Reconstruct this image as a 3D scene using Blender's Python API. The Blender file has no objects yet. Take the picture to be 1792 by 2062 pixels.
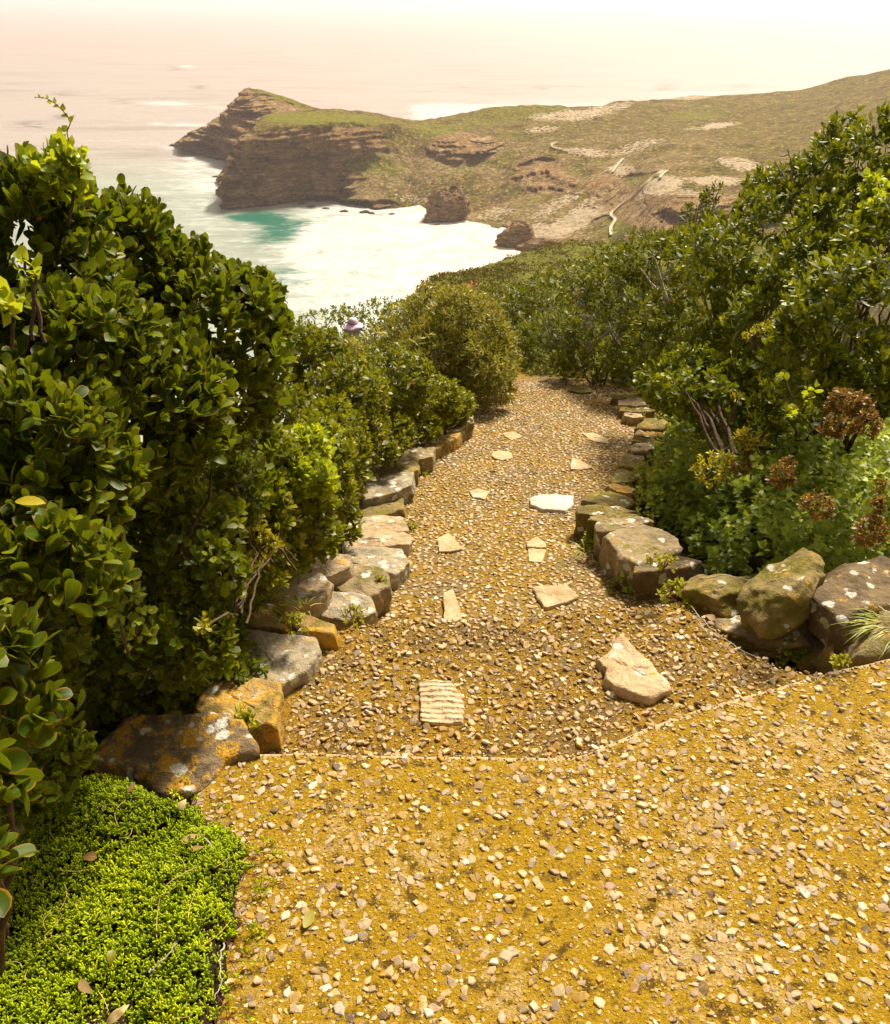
import bpy, bmesh, math, random
import numpy as np
from mathutils import Vector, Matrix
from mathutils.geometry import tessellate_polygon

random.seed(7)
RNG = np.random.default_rng(11)
SC = bpy.context.scene
COL = SC.collection
R = math.radians

# ------------------------------------------------------------------ camera
CAM_H = 1.8
PITCH = 30.0
FPX, CX, CY = 1785.0, 896.0, 1031.0          # focal length and centre in the sketch units used below
cd = bpy.data.cameras.new('camera')
cam = bpy.data.objects.new('camera', cd)
COL.objects.link(cam)
cam.location = (0, 0, CAM_H)
cam.rotation_euler = (R(90 - PITCH), 0, 0)
cd.sensor_fit = 'VERTICAL'
cd.angle_y = 2 * math.atan(1031.0 / FPX)
cd.clip_start = 0.05
cd.clip_end = 200000
SC.camera = cam

# ------------------------------------------------------------------ light
SUN_EL, SUN_AZ = 51.0, 30.0                   # azimuth to the right of straight ahead (+Y)
world = bpy.data.worlds.new('World')
SC.world = world
world.use_nodes = True
wt = world.node_tree
for n in list(wt.nodes):
    wt.nodes.remove(n)
wo = wt.nodes.new('ShaderNodeOutputWorld')
wb = wt.nodes.new('ShaderNodeBackground')
ws = wt.nodes.new('ShaderNodeTexSky')
ws.sky_type = 'NISHITA'
ws.sun_disc = False
ws.sun_elevation = R(SUN_EL)
ws.sun_rotation = R(SUN_AZ)
ws.dust_density = 4.0
ws.air_density = 1.0
ws.ozone_density = 0.6
wh = wt.nodes.new('ShaderNodeHueSaturation')
wh.inputs['Saturation'].default_value = 0.25
wm = wt.nodes.new('ShaderNodeMixRGB')
wm.blend_type = 'MULTIPLY'
wm.inputs[0].default_value = 1.0
wm.inputs[2].default_value = (1.0, 0.86, 0.66, 1)
wt.links.new(ws.outputs[0], wh.inputs['Color'])
wt.links.new(wh.outputs[0], wm.inputs[1])
wt.links.new(wm.outputs[0], wb.inputs[0])
wb.inputs[1].default_value = 0.08
wt.links.new(wb.outputs[0], wo.inputs[0])

sd = bpy.data.lights.new('sun', 'SUN')
sun = bpy.data.objects.new('sun', sd)
COL.objects.link(sun)
sd.energy = 5.0
sd.angle = R(10.0)
sd.color = (1.0, 0.89, 0.74)
sdir = Vector((math.sin(R(SUN_AZ)) * math.cos(R(SUN_EL)), math.cos(R(SUN_AZ)) * math.cos(R(SUN_EL)), math.sin(R(SUN_EL))))
sun.rotation_euler = (-sdir).to_track_quat('-Z', 'Y').to_euler()

SC.view_settings.view_transform = 'Standard'
SC.view_settings.look = 'None'
SC.view_settings.exposure = 0.72
SC.view_settings.gamma = 1.0
SC.render.engine = 'CYCLES'
SC.cycles.use_denoising = True
SC.cycles.max_bounces = 8
SC.cycles.diffuse_bounces = 4
SC.cycles.glossy_bounces = 3
SC.cycles.transmission_bounces = 4
SC.cycles.volume_bounces = 1
SC.cycles.use_fast_gi = False

# ------------------------------------------------------------------ projection helpers
CP, SP = math.cos(R(PITCH)), math.sin(R(PITCH))
CAM = np.array([0, 0, CAM_H])
SEA = -170.0


def ray(px, py):
    u = (np.asarray(px, float) - CX) / FPX
    v = (CY - np.asarray(py, float)) / FPX
    return np.stack([u + 0 * v, CP + v * SP + 0 * u, -SP + v * CP + 0 * u], -1)


def at_t(px, py, t):
    d = ray(px, py)
    return CAM + d * np.asarray(t, float)[..., None]


def at_y(px, py, y):
    d = ray(px, py)
    return CAM + d * (np.asarray(y, float) / d[..., 1])[..., None]


def at_z(px, py, z):
    d = ray(px, py)
    return CAM + d * ((np.asarray(z, float) - CAM_H) / d[..., 2])[..., None]


def project(P):
    Q = np.asarray(P) - CAM
    f = Q[..., 1] * CP - Q[..., 2] * SP
    w = Q[..., 1] * SP + Q[..., 2] * CP
    return CX + FPX * Q[..., 0] / f, CY - FPX * w / f


# ------------------------------------------------------------------ noise
_H = RNG.random((64, 64, 64))


def vnoise(P):
    P = np.asarray(P, float)
    i = np.floor(P).astype(int)
    f = P - i
    f = f * f * (3 - 2 * f)
    i = i & 63
    j = (i + 1) & 63
    x0, y0, z0 = i[..., 0], i[..., 1], i[..., 2]
    x1, y1, z1 = j[..., 0], j[..., 1], j[..., 2]
    fx, fy, fz = f[..., 0], f[..., 1], f[..., 2]
    a = _H[x0, y0, z0] * (1 - fx) + _H[x1, y0, z0] * fx
    b = _H[x0, y1, z0] * (1 - fx) + _H[x1, y1, z0] * fx
    c = _H[x0, y0, z1] * (1 - fx) + _H[x1, y0, z1] * fx
    d = _H[x0, y1, z1] * (1 - fx) + _H[x1, y1, z1] * fx
    return ((a * (1 - fy) + b * fy) * (1 - fz) + (c * (1 - fy) + d * fy) * fz) * 2 - 1


def fbm(P, s=1.0, octv=4, gain=0.5):
    P = np.asarray(P, float) * s
    out, a = 0, 1.0
    for k in range(octv):
        out = out + a * vnoise(P + 17.3 * k)
        P = P * 2.03
        a *= gain
    return out


def sstep(a, b, x):
    t = np.clip((x - a) / (b - a), 0, 1)
    return t * t * (3 - 2 * t)


def unit(v):
    v = np.asarray(v, float)
    return v / np.maximum(np.linalg.norm(v, axis=-1, keepdims=True), 1e-9)


def in_poly(x, y, poly):
    poly = np.asarray(poly, float)
    ins = np.zeros(np.shape(x), bool)
    j = len(poly) - 1
    for i in range(len(poly)):
        xi, yi = poly[i]
        xj, yj = poly[j]
        c = ((yi > y) != (yj > y)) & (x < (xj - xi) * (y - yi) / (yj - yi + 1e-12) + xi)
        ins ^= c
        j = i
    return ins


# ------------------------------------------------------------------ object helpers
def tag(o, label=None, cat=None, group=None, kind=None):
    if label: o['label'] = label
    if cat: o['category'] = cat
    if group: o['group'] = group
    if kind: o['kind'] = kind
    return o


def thing(name, loc, label, cat, group=None):
    o = bpy.data.objects.new(name, None)
    COL.objects.link(o)
    o.location = tuple(float(c) for c in loc)
    o.empty_display_size = 0.1
    return tag(o, label, cat, group)


def mk(name, V, F, mat, parent=None, attrs=None, smooth=True, own_loc=None):
    V = np.asarray(V, float).reshape(-1, 3)
    if own_loc is not None:
        V = V - np.asarray(own_loc, float)
    if parent is not None:
        p = parent
        while p is not None:
            V = V - np.array(p.location)
            p = p.parent
    me = bpy.data.meshes.new(name)
    if not isinstance(F, list):
        F = [F]
    F = [np.asarray(f, np.int32) for f in F if len(f)]
    nl = sum(f.size for f in F)
    npoly = sum(len(f) for f in F)
    me.vertices.add(len(V))
    me.vertices.foreach_set('co', V.astype(np.float32).ravel())
    me.loops.add(nl)
    me.loops.foreach_set('vertex_index', np.concatenate([f.ravel() for f in F]))
    me.polygons.add(npoly)
    tot = np.concatenate([np.full(len(f), f.shape[1], np.int32) for f in F])
    st = np.concatenate([[0], np.cumsum(tot)[:-1]]).astype(np.int32)
    me.polygons.foreach_set('loop_start', st)
    me.polygons.foreach_set('use_smooth', np.full(npoly, bool(smooth)))
    for k, a in (attrs or {}).items():
        at = me.attributes.new(k, 'FLOAT', 'POINT')
        at.data.foreach_set('value', np.asarray(a, np.float32).ravel())
    me.update(calc_edges=True)
    me.validate()
    if mat is not None:
        me.materials.append(mat)
    o = bpy.data.objects.new(name, me)
    COL.objects.link(o)
    if own_loc is not None:
        o.location = tuple(float(c) for c in own_loc)
    if parent is not None:
        o.parent = parent
    return o


def grid_faces(nr, nc, wrap=False):
    r = np.arange(nr - 1)[:, None]
    c = np.arange(nc if wrap else nc - 1)[None, :]
    c2 = (c + 1) % nc
    a = r * nc + c
    b = r * nc + c2
    return np.stack([a, b, b + nc, a + nc], -1).reshape(-1, 4)


def join(parts):
    V, F3, F4, n = [], [], [], 0
    for v, f in parts:
        fs = f if isinstance(f, list) else [f]
        for g in fs:
            g = np.asarray(g, np.int32)
            if len(g) == 0: continue
            (F3 if g.shape[1] == 3 else F4).append(g + n)
        V.append(np.asarray(v, float).reshape(-1, 3))
        n += len(V[-1])
    out = []
    if F4: out.append(np.concatenate(F4))
    if F3: out.append(np.concatenate(F3))
    return np.concatenate(V), out


def tube(pts, rad, sides=5):
    pts = np.asarray(pts, float)
    n = len(pts)
    rad = np.broadcast_to(np.asarray(rad, float), (n,))
    t = unit(np.gradient(pts, axis=0))
    ref = np.where(np.abs(t[:, 2:3]) > 0.9, np.array([[1.0, 0, 0]]), np.array([[0, 0, 1.0]]))
    a = unit(np.cross(t, ref))
    b = np.cross(t, a)
    th = np.arange(sides) * 2 * np.pi / sides
    V = pts[:, None] + rad[:, None, None] * (np.cos(th)[None, :, None] * a[:, None] + np.sin(th)[None, :, None] * b[:, None])
    return V.reshape(-1, 3), grid_faces(n, sides, True)


# ------------------------------------------------------------------ materials
class NT:
    def __init__(self, name):
        self.m = bpy.data.materials.new(name)
        self.m.use_nodes = True
        self.t = self.m.node_tree
        self.t.nodes.clear()
        self.out = self.t.nodes.new('ShaderNodeOutputMaterial')

    def n(self, typ, **kw):
        nd = self.t.nodes.new(typ)
        for k, v in kw.items():
            setattr(nd, k, v)
        return nd

    def set(self, sock, v):
        if isinstance(v, bpy.types.NodeSocket):
            self.t.links.new(v, sock)
        elif isinstance(v, (tuple, list)) and len(v) == 3 and sock.type == 'RGBA':
            sock.default_value = (*v, 1)
        else:
            sock.default_value = v

    def noise(self, scale, detail=4, rough=0.55, vec=None, dist=0.0):
        nd = self.n('ShaderNodeTexNoise')
        nd.inputs['Scale'].default_value = scale
        nd.inputs['Detail'].default_value = detail
        nd.inputs['Roughness'].default_value = rough
        nd.inputs['Distortion'].default_value = dist
        self.set(nd.inputs['Vector'], vec if vec is not None else self.pos())
        return nd.outputs['Fac']

    def voro(self, scale, vec=None, feat='F1', out='Distance', rnd=1.0):
        nd = self.n('ShaderNodeTexVoronoi', feature=feat)
        nd.inputs['Scale'].default_value = scale
        nd.inputs['Randomness'].default_value = rnd
        self.set(nd.inputs['Vector'], vec if vec is not None else self.pos())
        return nd.outputs[out]

    def pos(self):
        if not hasattr(self, '_p'):
            self._p = self.n('ShaderNodeNewGeometry').outputs['Position']
        return self._p

    def nor(self):
        return self.n('ShaderNodeNewGeometry').outputs['Normal']

    def attr(self, name):
        return self.n('ShaderNodeAttribute', attribute_name=name).outputs['Fac']

    def math(self, op, a, b=0.0, c=None):
        nd = self.n('ShaderNodeMath', operation=op)
        self.set(nd.inputs[0], a)
        self.set(nd.inputs[1], b)
        if c is not None: self.set(nd.inputs[2], c)
        return nd.outputs[0]

    def ramp(self, fac, stops):
        nd = self.n('ShaderNodeValToRGB')
        el = nd.color_ramp.elements
        while len(el) < len(stops): el.new(0.5)
        for e, (p, c) in zip(el, stops):
            e.position = p
            e.color = (*c, 1) if len(c) == 3 else c
        self.set(nd.inputs[0], fac)
        return nd.outputs[0]

    def mask(self, fac, a, b):
        nd = self.n('ShaderNodeMapRange', interpolation_type='SMOOTHSTEP')
        self.set(nd.inputs[0], fac)
        nd.inputs[1].default_value = a
        nd.inputs[2].default_value = b
        return nd.outputs[0]

    def mix(self, fac, a, b, mode='MIX'):
        nd = self.n('ShaderNodeMixRGB', blend_type=mode)
        self.set(nd.inputs[0], fac)
        self.set(nd.inputs[1], a)
        self.set(nd.inputs[2], b)
        return nd.outputs[0]

    def scale(self, sx, sy, sz):
        nd = self.n('ShaderNodeMapping')
        nd.inputs['Scale'].default_value = (sx, sy, sz)
        self.set(nd.inputs['Vector'], self.pos())
        return nd.outputs[0]

    def bump(self, h, strength=0.5, dist=0.01, normal=None):
        nd = self.n('ShaderNodeBump')
        nd.inputs['Strength'].default_value = strength
        nd.inputs['Distance'].default_value = dist
        self.set(nd.inputs['Height'], h)
        if normal is not None: self.set(nd.inputs['Normal'], normal)
        return nd.outputs[0]

    def bsdf(self, color, rough=0.8, spec=0.3, normal=None, **kw):
        p = self.n('ShaderNodeBsdfPrincipled')
        self.set(p.inputs['Base Color'], color)
        self.set(p.inputs['Roughness'], rough)
        self.set(p.inputs['Specular IOR Level'], spec)
        if normal is not None: self.set(p.inputs['Normal'], normal)
        return p

    def done(self, sh):
        self.t.links.new(sh if isinstance(sh, bpy.types.NodeSocket) else sh.outputs[0], self.out.inputs[0])
        return self.m


def leaf_mat(name, dark, mid, light, rim=None, rough=0.38, trans=0.25, spec=0.45, vein=True):
    k = NT(name)
    c = k.ramp(k.attr('rnd'), [(0.0, dark), (0.55, mid), (1.0, light)])
    sp = k.noise(40, 2)
    c = k.mix(k.mask(sp, 0.58, 0.75), c, tuple(x * 0.7 for x in mid))
    rm = k.attr('rim')
    if vein:
        c = k.mix(k.math('MULTIPLY', k.mask(rm, 0.12, 0.0), 0.45), c, tuple(min(1, x * 1.6 + 0.01) for x in mid))
    if rim:
        c = k.mix(k.math('MULTIPLY', k.mask(rm, 0.72, 0.95), 0.85), c, rim)
    p = k.bsdf(c, rough, spec)
    tr = k.n('ShaderNodeBsdfTranslucent')
    k.set(tr.inputs[0], k.mix(0.5, c, (light[0] * 1.7, light[1] * 1.7, light[2] * 1.2)))
    mx = k.n('ShaderNodeMixShader')
    mx.inputs[0].default_value = trans
    k.t.links.new(p.outputs[0], mx.inputs[1])
    k.t.links.new(tr.outputs[0], mx.inputs[2])
    return k.done(mx)


M = {}
M['leaf_wood'] = leaf_mat('glossy_leaf', (0.026, 0.052, 0.002), (0.070, 0.120, 0.004), (0.21, 0.25, 0.008), rim=(0.28, 0.15, 0.008), rough=0.45, spec=0.22, trans=0.3)
M['leaf_small'] = leaf_mat('small_leaf', (0.042, 0.070, 0.002), (0.120, 0.160, 0.004), (0.32, 0.33, 0.009), rim=(0.26, 0.10, 0.012), rough=0.45, spec=0.3)
M['leaf_right'] = leaf_mat('hedge_leaf', (0.040, 0.066, 0.002), (0.125, 0.160, 0.004), (0.38, 0.38, 0.010), rough=0.45, spec=0.25, trans=0.2)
M['leaf_far'] = leaf_mat('far_hedge_leaf', (0.036, 0.058, 0.002), (0.110, 0.138, 0.003), (0.32, 0.31, 0.008), trans=0.18, rough=0.5, spec=0.25)
M['leaf_olive'] = leaf_mat('olive_leaf', (0.085, 0.090, 0.006), (0.21, 0.200, 0.016), (0.44, 0.38, 0.05), rough=0.5, spec=0.3)
M['leaf_lime'] = leaf_mat('lime_leaf', (0.14, 0.19, 0.008), (0.30, 0.36, 0.012), (0.50, 0.52, 0.02), rough=0.45, trans=0.4)
M['leaf_yellow'] = leaf_mat('yellow_shoot_leaf', (0.14, 0.15, 0.008), (0.34, 0.30, 0.012), (0.55, 0.45, 0.02), rough=0.45, trans=0.35)
M['leaf_red'] = leaf_mat('russet_leaf', (0.09, 0.065, 0.010), (0.22, 0.105, 0.015), (0.36, 0.22, 0.025), rough=0.5)
M['leaf_weed'] = leaf_mat('weed_leaf', (0.065, 0.105, 0.006), (0.22, 0.29, 0.014), (0.56, 0.60, 0.07), rough=0.48, trans=0.3, spec=0.3)
M['leaf_low'] = leaf_mat('low_weed_leaf', (0.10, 0.11, 0.005), (0.26, 0.26, 0.010), (0.50, 0.47, 0.025), rough=0.55, trans=0.3, spec=0.25)
M['leaf_scrub'] = leaf_mat('scrub_leaf', (0.035, 0.030, 0.006), (0.11, 0.095, 0.010), (0.26, 0.21, 0.02), rough=0.6, trans=0.2, spec=0.15)
M['succulent'] = leaf_mat('succulent_leaf', (0.13, 0.19, 0.004), (0.36, 0.46, 0.006), (0.62, 0.66, 0.014), rough=0.45, trans=0.25, vein=False, spec=0.3)
M['grass'] = leaf_mat('grass_blade', (0.16, 0.22, 0.008), (0.32, 0.38, 0.015), (0.55, 0.50, 0.06), rough=0.5, trans=0.35)
M['dry_leaf'] = leaf_mat('dry_leaf', (0.22, 0.11, 0.03), (0.38, 0.24, 0.09), (0.55, 0.42, 0.2), rough=0.6, trans=0.1)


def bark_mat(name, a, b):
    k = NT(name)
    n = k.noise(60, 4, vec=k.scale(1, 1, 0.4))
    c = k.ramp(n, [(0.3, a), (0.7, b)])
    return k.done(k.bsdf(c, 0.85, 0.2, k.bump(n, 0.6, 0.01)))


M['bark'] = bark_mat('grey_bark', (0.10, 0.075, 0.045), (0.30, 0.25, 0.18))
M['bark_pale'] = bark_mat('bleached_bark', (0.22, 0.19, 0.14), (0.46, 0.41, 0.33))
M['bark_dark'] = bark_mat('brown_bark', (0.05, 0.032, 0.018), (0.13, 0.085, 0.05))
M['bark_red'] = bark_mat('red_bark', (0.10, 0.03, 0.02), (0.22, 0.08, 0.05))


def stone_mat(name, base, dark, yellow=0.4, white=0.4, moss=0.2, ridged=False):
    """weathered sandstone with crusts of yellow and white lichen"""
    k = NT(name)
    oi = k.n('ShaderNodeObjectInfo').outputs['Random']
    ad = k.n('ShaderNodeVectorMath', operation='ADD')
    cmb = k.n('ShaderNodeCombineXYZ')
    k.set(cmb.inputs[0], k.math('MULTIPLY', oi, 37.0))
    k.set(cmb.inputs[1], k.math('MULTIPLY', oi, 11.0))
    k.set(ad.inputs[0], k.pos())
    k.set(ad.inputs[1], cmb.outputs[0])
    v = ad.outputs[0]
    n1 = k.noise(7, 6, 0.65, v)
    n2 = k.noise(45, 5, 0.6, v)
    n3 = k.noise(160, 3, 0.6, v)
    c = k.ramp(n1, [(0.30, dark), (0.5, base), (0.72, tuple(min(1, x * 1.35) for x in base))])
    c = k.mix(k.math('MULTIPLY', k.mask(n2, 0.5, 0.72), 0.6), c, tuple(x * 0.45 for x in base))
    c = k.mix(k.math('MULTIPLY', k.mask(n3, 0.52, 0.7), 0.5), c, tuple(min(1, x * 1.5) for x in base))
    nm = k.noise(9, 5, 0.7, v, 0.4)
    c = k.mix(k.mask(nm, 0.62 - 0.20 * moss, 0.78 - 0.20 * moss), c, (0.15, 0.125, 0.02))
    ny = k.noise(14, 6, 0.72, v, 0.3)
    c = k.mix(k.math('MULTIPLY', k.mask(ny, 0.68 - 0.17 * yellow, 0.75 - 0.17 * yellow), 0.85), c, k.ramp(n3, [(0.3, (0.36, 0.17, 0.012)), (0.7, (0.58, 0.33, 0.02))]))
    vo = k.voro(13, v)
    wob = k.math('ADD', vo, k.math('MULTIPLY', k.math('SUBTRACT', n2, 0.5), 0.5))
    wsel = k.mask(k.noise(6, 3, 0.6, v), 0.60 - 0.3 * white, 0.66 - 0.3 * white)
    wm_ = k.math('MULTIPLY', k.mask(wob, 0.30, 0.24), wsel)
    vo2 = k.math('ADD', k.voro(31, v), k.math('MULTIPLY', k.math('SUBTRACT', n2, 0.5), 0.5))
    wm_ = k.math('MAXIMUM', wm_, k.math('MULTIPLY', k.mask(vo2, 0.30, 0.22), k.math('MULTIPLY', wsel, k.mask(n1, 0.48, 0.58))))
    c = k.mix(wm_, c, k.ramp(n3, [(0.3, (0.38, 0.37, 0.30)), (0.7, (0.62, 0.60, 0.52))]))
    h = k.math('ADD', k.math('MULTIPLY', n1, 1.2), k.math('ADD', k.math('MULTIPLY', n2, 0.5), k.math('MULTIPLY', n3, 0.25)))
    if ridged:
        wvt = k.n('ShaderNodeTexWave', bands_direction='Y')
        wvt.inputs['Scale'].default_value = 12.0
        wvt.inputs['Distortion'].default_value = 5.0
        wvt.inputs['Detail'].default_value = 4
        k.set(wvt.inputs['Vector'], k.pos())
        c = k.mix(k.math('MULTIPLY', k.mask(wvt.outputs['Fac'], 0.30, 0.0), 0.22), c, (0.20, 0.13, 0.05))
        h = k.math('ADD', h, k.math('MULTIPLY', wvt.outputs['Fac'], 0.4))
    return k.done(k.bsdf(c, 0.88, 0.2, k.bump(h, 0.9, 0.02)))


M['stone_dark'] = stone_mat('dark_lichen_stone', (0.17, 0.12, 0.065), (0.055, 0.042, 0.028), 1.15, 0.85, 0.3)
M['stone_grey'] = stone_mat('grey_brown_stone', (0.16, 0.115, 0.06), (0.055, 0.04, 0.025), 0.55, 0.55, 0.3)
M['stone_ochre'] = stone_mat('ochre_stone', (0.36, 0.24, 0.08), (0.16, 0.10, 0.03), 1.0, 0.3, 0.6)
M['stone_pale'] = stone_mat('pale_lichen_stone', (0.30, 0.25, 0.165), (0.12, 0.095, 0.06), 0.62, 1.35, 0.3)
M['stone_tan'] = stone_mat('tan_stone', (0.38, 0.285, 0.165), (0.18, 0.125, 0.06), 0.65, 0.8, 0.3)
M['stone_mossy'] = stone_mat('mossy_stone', (0.22, 0.165, 0.06), (0.09, 0.065, 0.025), 0.6, 0.25, 0.9)
M['stone_side'] = stone_mat('wall_stone', (0.27, 0.205, 0.11), (0.10, 0.075, 0.04), 0.55, 0.45, 0.6)
M['paver'] = stone_mat('cream_paver', (0.46, 0.34, 0.20), (0.33, 0.22, 0.10), 0.45, 0.2, 0.1)
M['paver_ridged'] = stone_mat('rippled_paver', (0.50, 0.38, 0.23), (0.36, 0.25, 0.12), 0.35, 0.2, 0.0, True)
M['paver_white'] = stone_mat('white_paver', (0.56, 0.51, 0.42), (0.42, 0.36, 0.27), 0.0, 0.3, 0.0)
M['paver_dull'] = stone_mat('dull_paver', (0.48, 0.36, 0.20), (0.34, 0.24, 0.12), 0.4, 0.2, 0.1)


def crust_mat(name, yel, bare, dark, amount):
    """exposed aggregate concrete grown over with ochre lichen"""
    k = NT(name)
    n1 = k.noise(2.6, 4, 0.6)
    n2 = k.noise(22, 5, 0.65)
    n3 = k.noise(120, 4, 0.65)
    n4 = k.noise(420, 2, 0.6)
    lip = k.mask(k.math('ADD', k.attr('edge'), k.math('MULTIPLY', k.math('SUBTRACT', n2, 0.5), 1.2)), 0.35, 0.75)
    c = k.ramp(n3, [(0.25, tuple(x * 0.5 for x in yel)), (0.5, yel), (0.75, tuple(min(1, x * 1.3) for x in yel))])
    sel = k.math('ADD', k.math('MULTIPLY', n1, 0.65), k.math('MULTIPLY', n2, 0.5))
    cb = k.ramp(n3, [(0.3, tuple(x * 0.55 for x in bare)), (0.55, bare), (0.8, tuple(min(1, x * 1.35) for x in bare))])
    c = k.mix(k.mask(sel, amount, amount + 0.10), c, cb)
    c = k.mix(k.math('MULTIPLY', k.mask(n2, 0.48, 0.36), 0.9), c, dark)
    c = k.mix(k.math('MULTIPLY', k.mask(n4, 0.60, 0.72), 0.45), c, (0.60, 0.46, 0.24))
    c = k.mix(k.math('MULTIPLY', k.mask(n4, 0.42, 0.30), 0.7), c, tuple(x * 0.6 for x in dark))
    c = k.mix(lip, c, k.ramp(n3, [(0.3, (0.40, 0.28, 0.13)), (0.7, (0.66, 0.52, 0.32))]))
    h = k.math('ADD', k.math('MULTIPLY', n2, 1.0), k.math('ADD', k.math('MULTIPLY', n3, 0.55), k.math('MULTIPLY', n4, 0.2)))
    return k.done(k.bsdf(c, 0.92, 0.15, k.bump(h, 1.0, 0.012)))


M['slab'] = crust_mat('lichen_concrete', (0.31, 0.188, 0.005), (0.44, 0.31, 0.12), (0.065, 0.036, 0.005), 0.60)
M['terrace'] = crust_mat('lower_concrete', (0.25, 0.142, 0.005), (0.15, 0.095, 0.035), (0.045, 0.028, 0.008), 0.57)
M['ramp'] = crust_mat('path_concrete', (0.25, 0.150, 0.010), (0.20, 0.145, 0.06), (0.06, 0.04, 0.012), 0.55)


def pebble_mat(name, grit=False):
    k = NT(name)
    c = k.ramp(k.attr('rnd'), [(0.0, (0.06, 0.035, 0.006)), (0.3, (0.20, 0.11, 0.008)), (0.6, (0.38, 0.23, 0.012)), (0.85, (0.46, 0.32, 0.10)), (1.0, (0.62, 0.48, 0.26))]) if grit else k.ramp(k.attr('rnd'), [(0.0, (0.11, 0.08, 0.05)), (0.12, (0.25, 0.165, 0.085)), (0.3, (0.40, 0.285, 0.165)), (0.5, (0.50, 0.375, 0.19)),
                               (0.66, (0.32, 0.215, 0.155)), (0.80, (0.62, 0.46, 0.27)), (0.91, (0.25, 0.21, 0.15)), (1.0, (0.80, 0.72, 0.54))])
    n = k.noise(90, 4, 0.65)
    n2 = k.noise(24, 4, 0.65)
    c = k.mix(k.math('MULTIPLY', k.mask(n, 0.5, 0.7), 0.35), c, (0.75, 0.62, 0.42))
    c = k.mix(k.math('MULTIPLY', k.mask(n, 0.5, 0.3), 0.45), c, (0.20, 0.13, 0.06))
    c = k.mix(k.math('MULTIPLY', k.mask(n2, 0.50, 0.60), 0.8), c, (0.34, 0.19, 0.010))
    return k.done(k.bsdf(c, 0.72, 0.3, k.bump(n, 0.5, 0.003)))


M['pebble'] = pebble_mat('pebble')
M['grit'] = pebble_mat('grit', True)


def soil_mat():
    k = NT('dark_soil')
    n = k.noise(14, 6, 0.7)
    n2 = k.noise(90, 4, 0.7)
    c = k.ramp(n, [(0.3, (0.022, 0.015, 0.008)), (0.6, (0.055, 0.036, 0.017)), (0.8, (0.10, 0.066, 0.028))])
    return k.done(k.bsdf(c, 0.95, 0.1, k.bump(k.math('ADD', n, n2), 1.0, 0.03)))


M['soil'] = soil_mat()


def flat_mat(name, c, rough=0.7, var=0.25, sc=30):
    k = NT(name)
    n = k.noise(sc, 4)
    col = k.ramp(n, [(0.3, tuple(x * (1 - var) for x in c)), (0.7, tuple(min(1, x * (1 + var)) for x in c))])
    return k.done(k.bsdf(col, rough, 0.3, k.bump(n, 0.2, 0.01)))


M['berry'] = flat_mat('orange_berry', (0.42, 0.12, 0.015), 0.35)
M['hat'] = flat_mat('lilac_felt', (0.74, 0.55, 0.68), 0.8, 0.08)
M['hat_band'] = flat_mat('grey_ribbon', (0.35, 0.30, 0.36), 0.7, 0.1)
M['skin'] = flat_mat('skin', (0.50, 0.30, 0.20), 0.55, 0.05)
M['shirt'] = flat_mat('white_shirt', (0.65, 0.62, 0.60), 0.8, 0.08)
M['straw'] = flat_mat('straw', (0.52, 0.36, 0.13), 0.8, 0.2)
M['plank'] = flat_mat('sun_bleached_plank', (0.62, 0.50, 0.33), 0.8, 0.12, 2)


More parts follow.
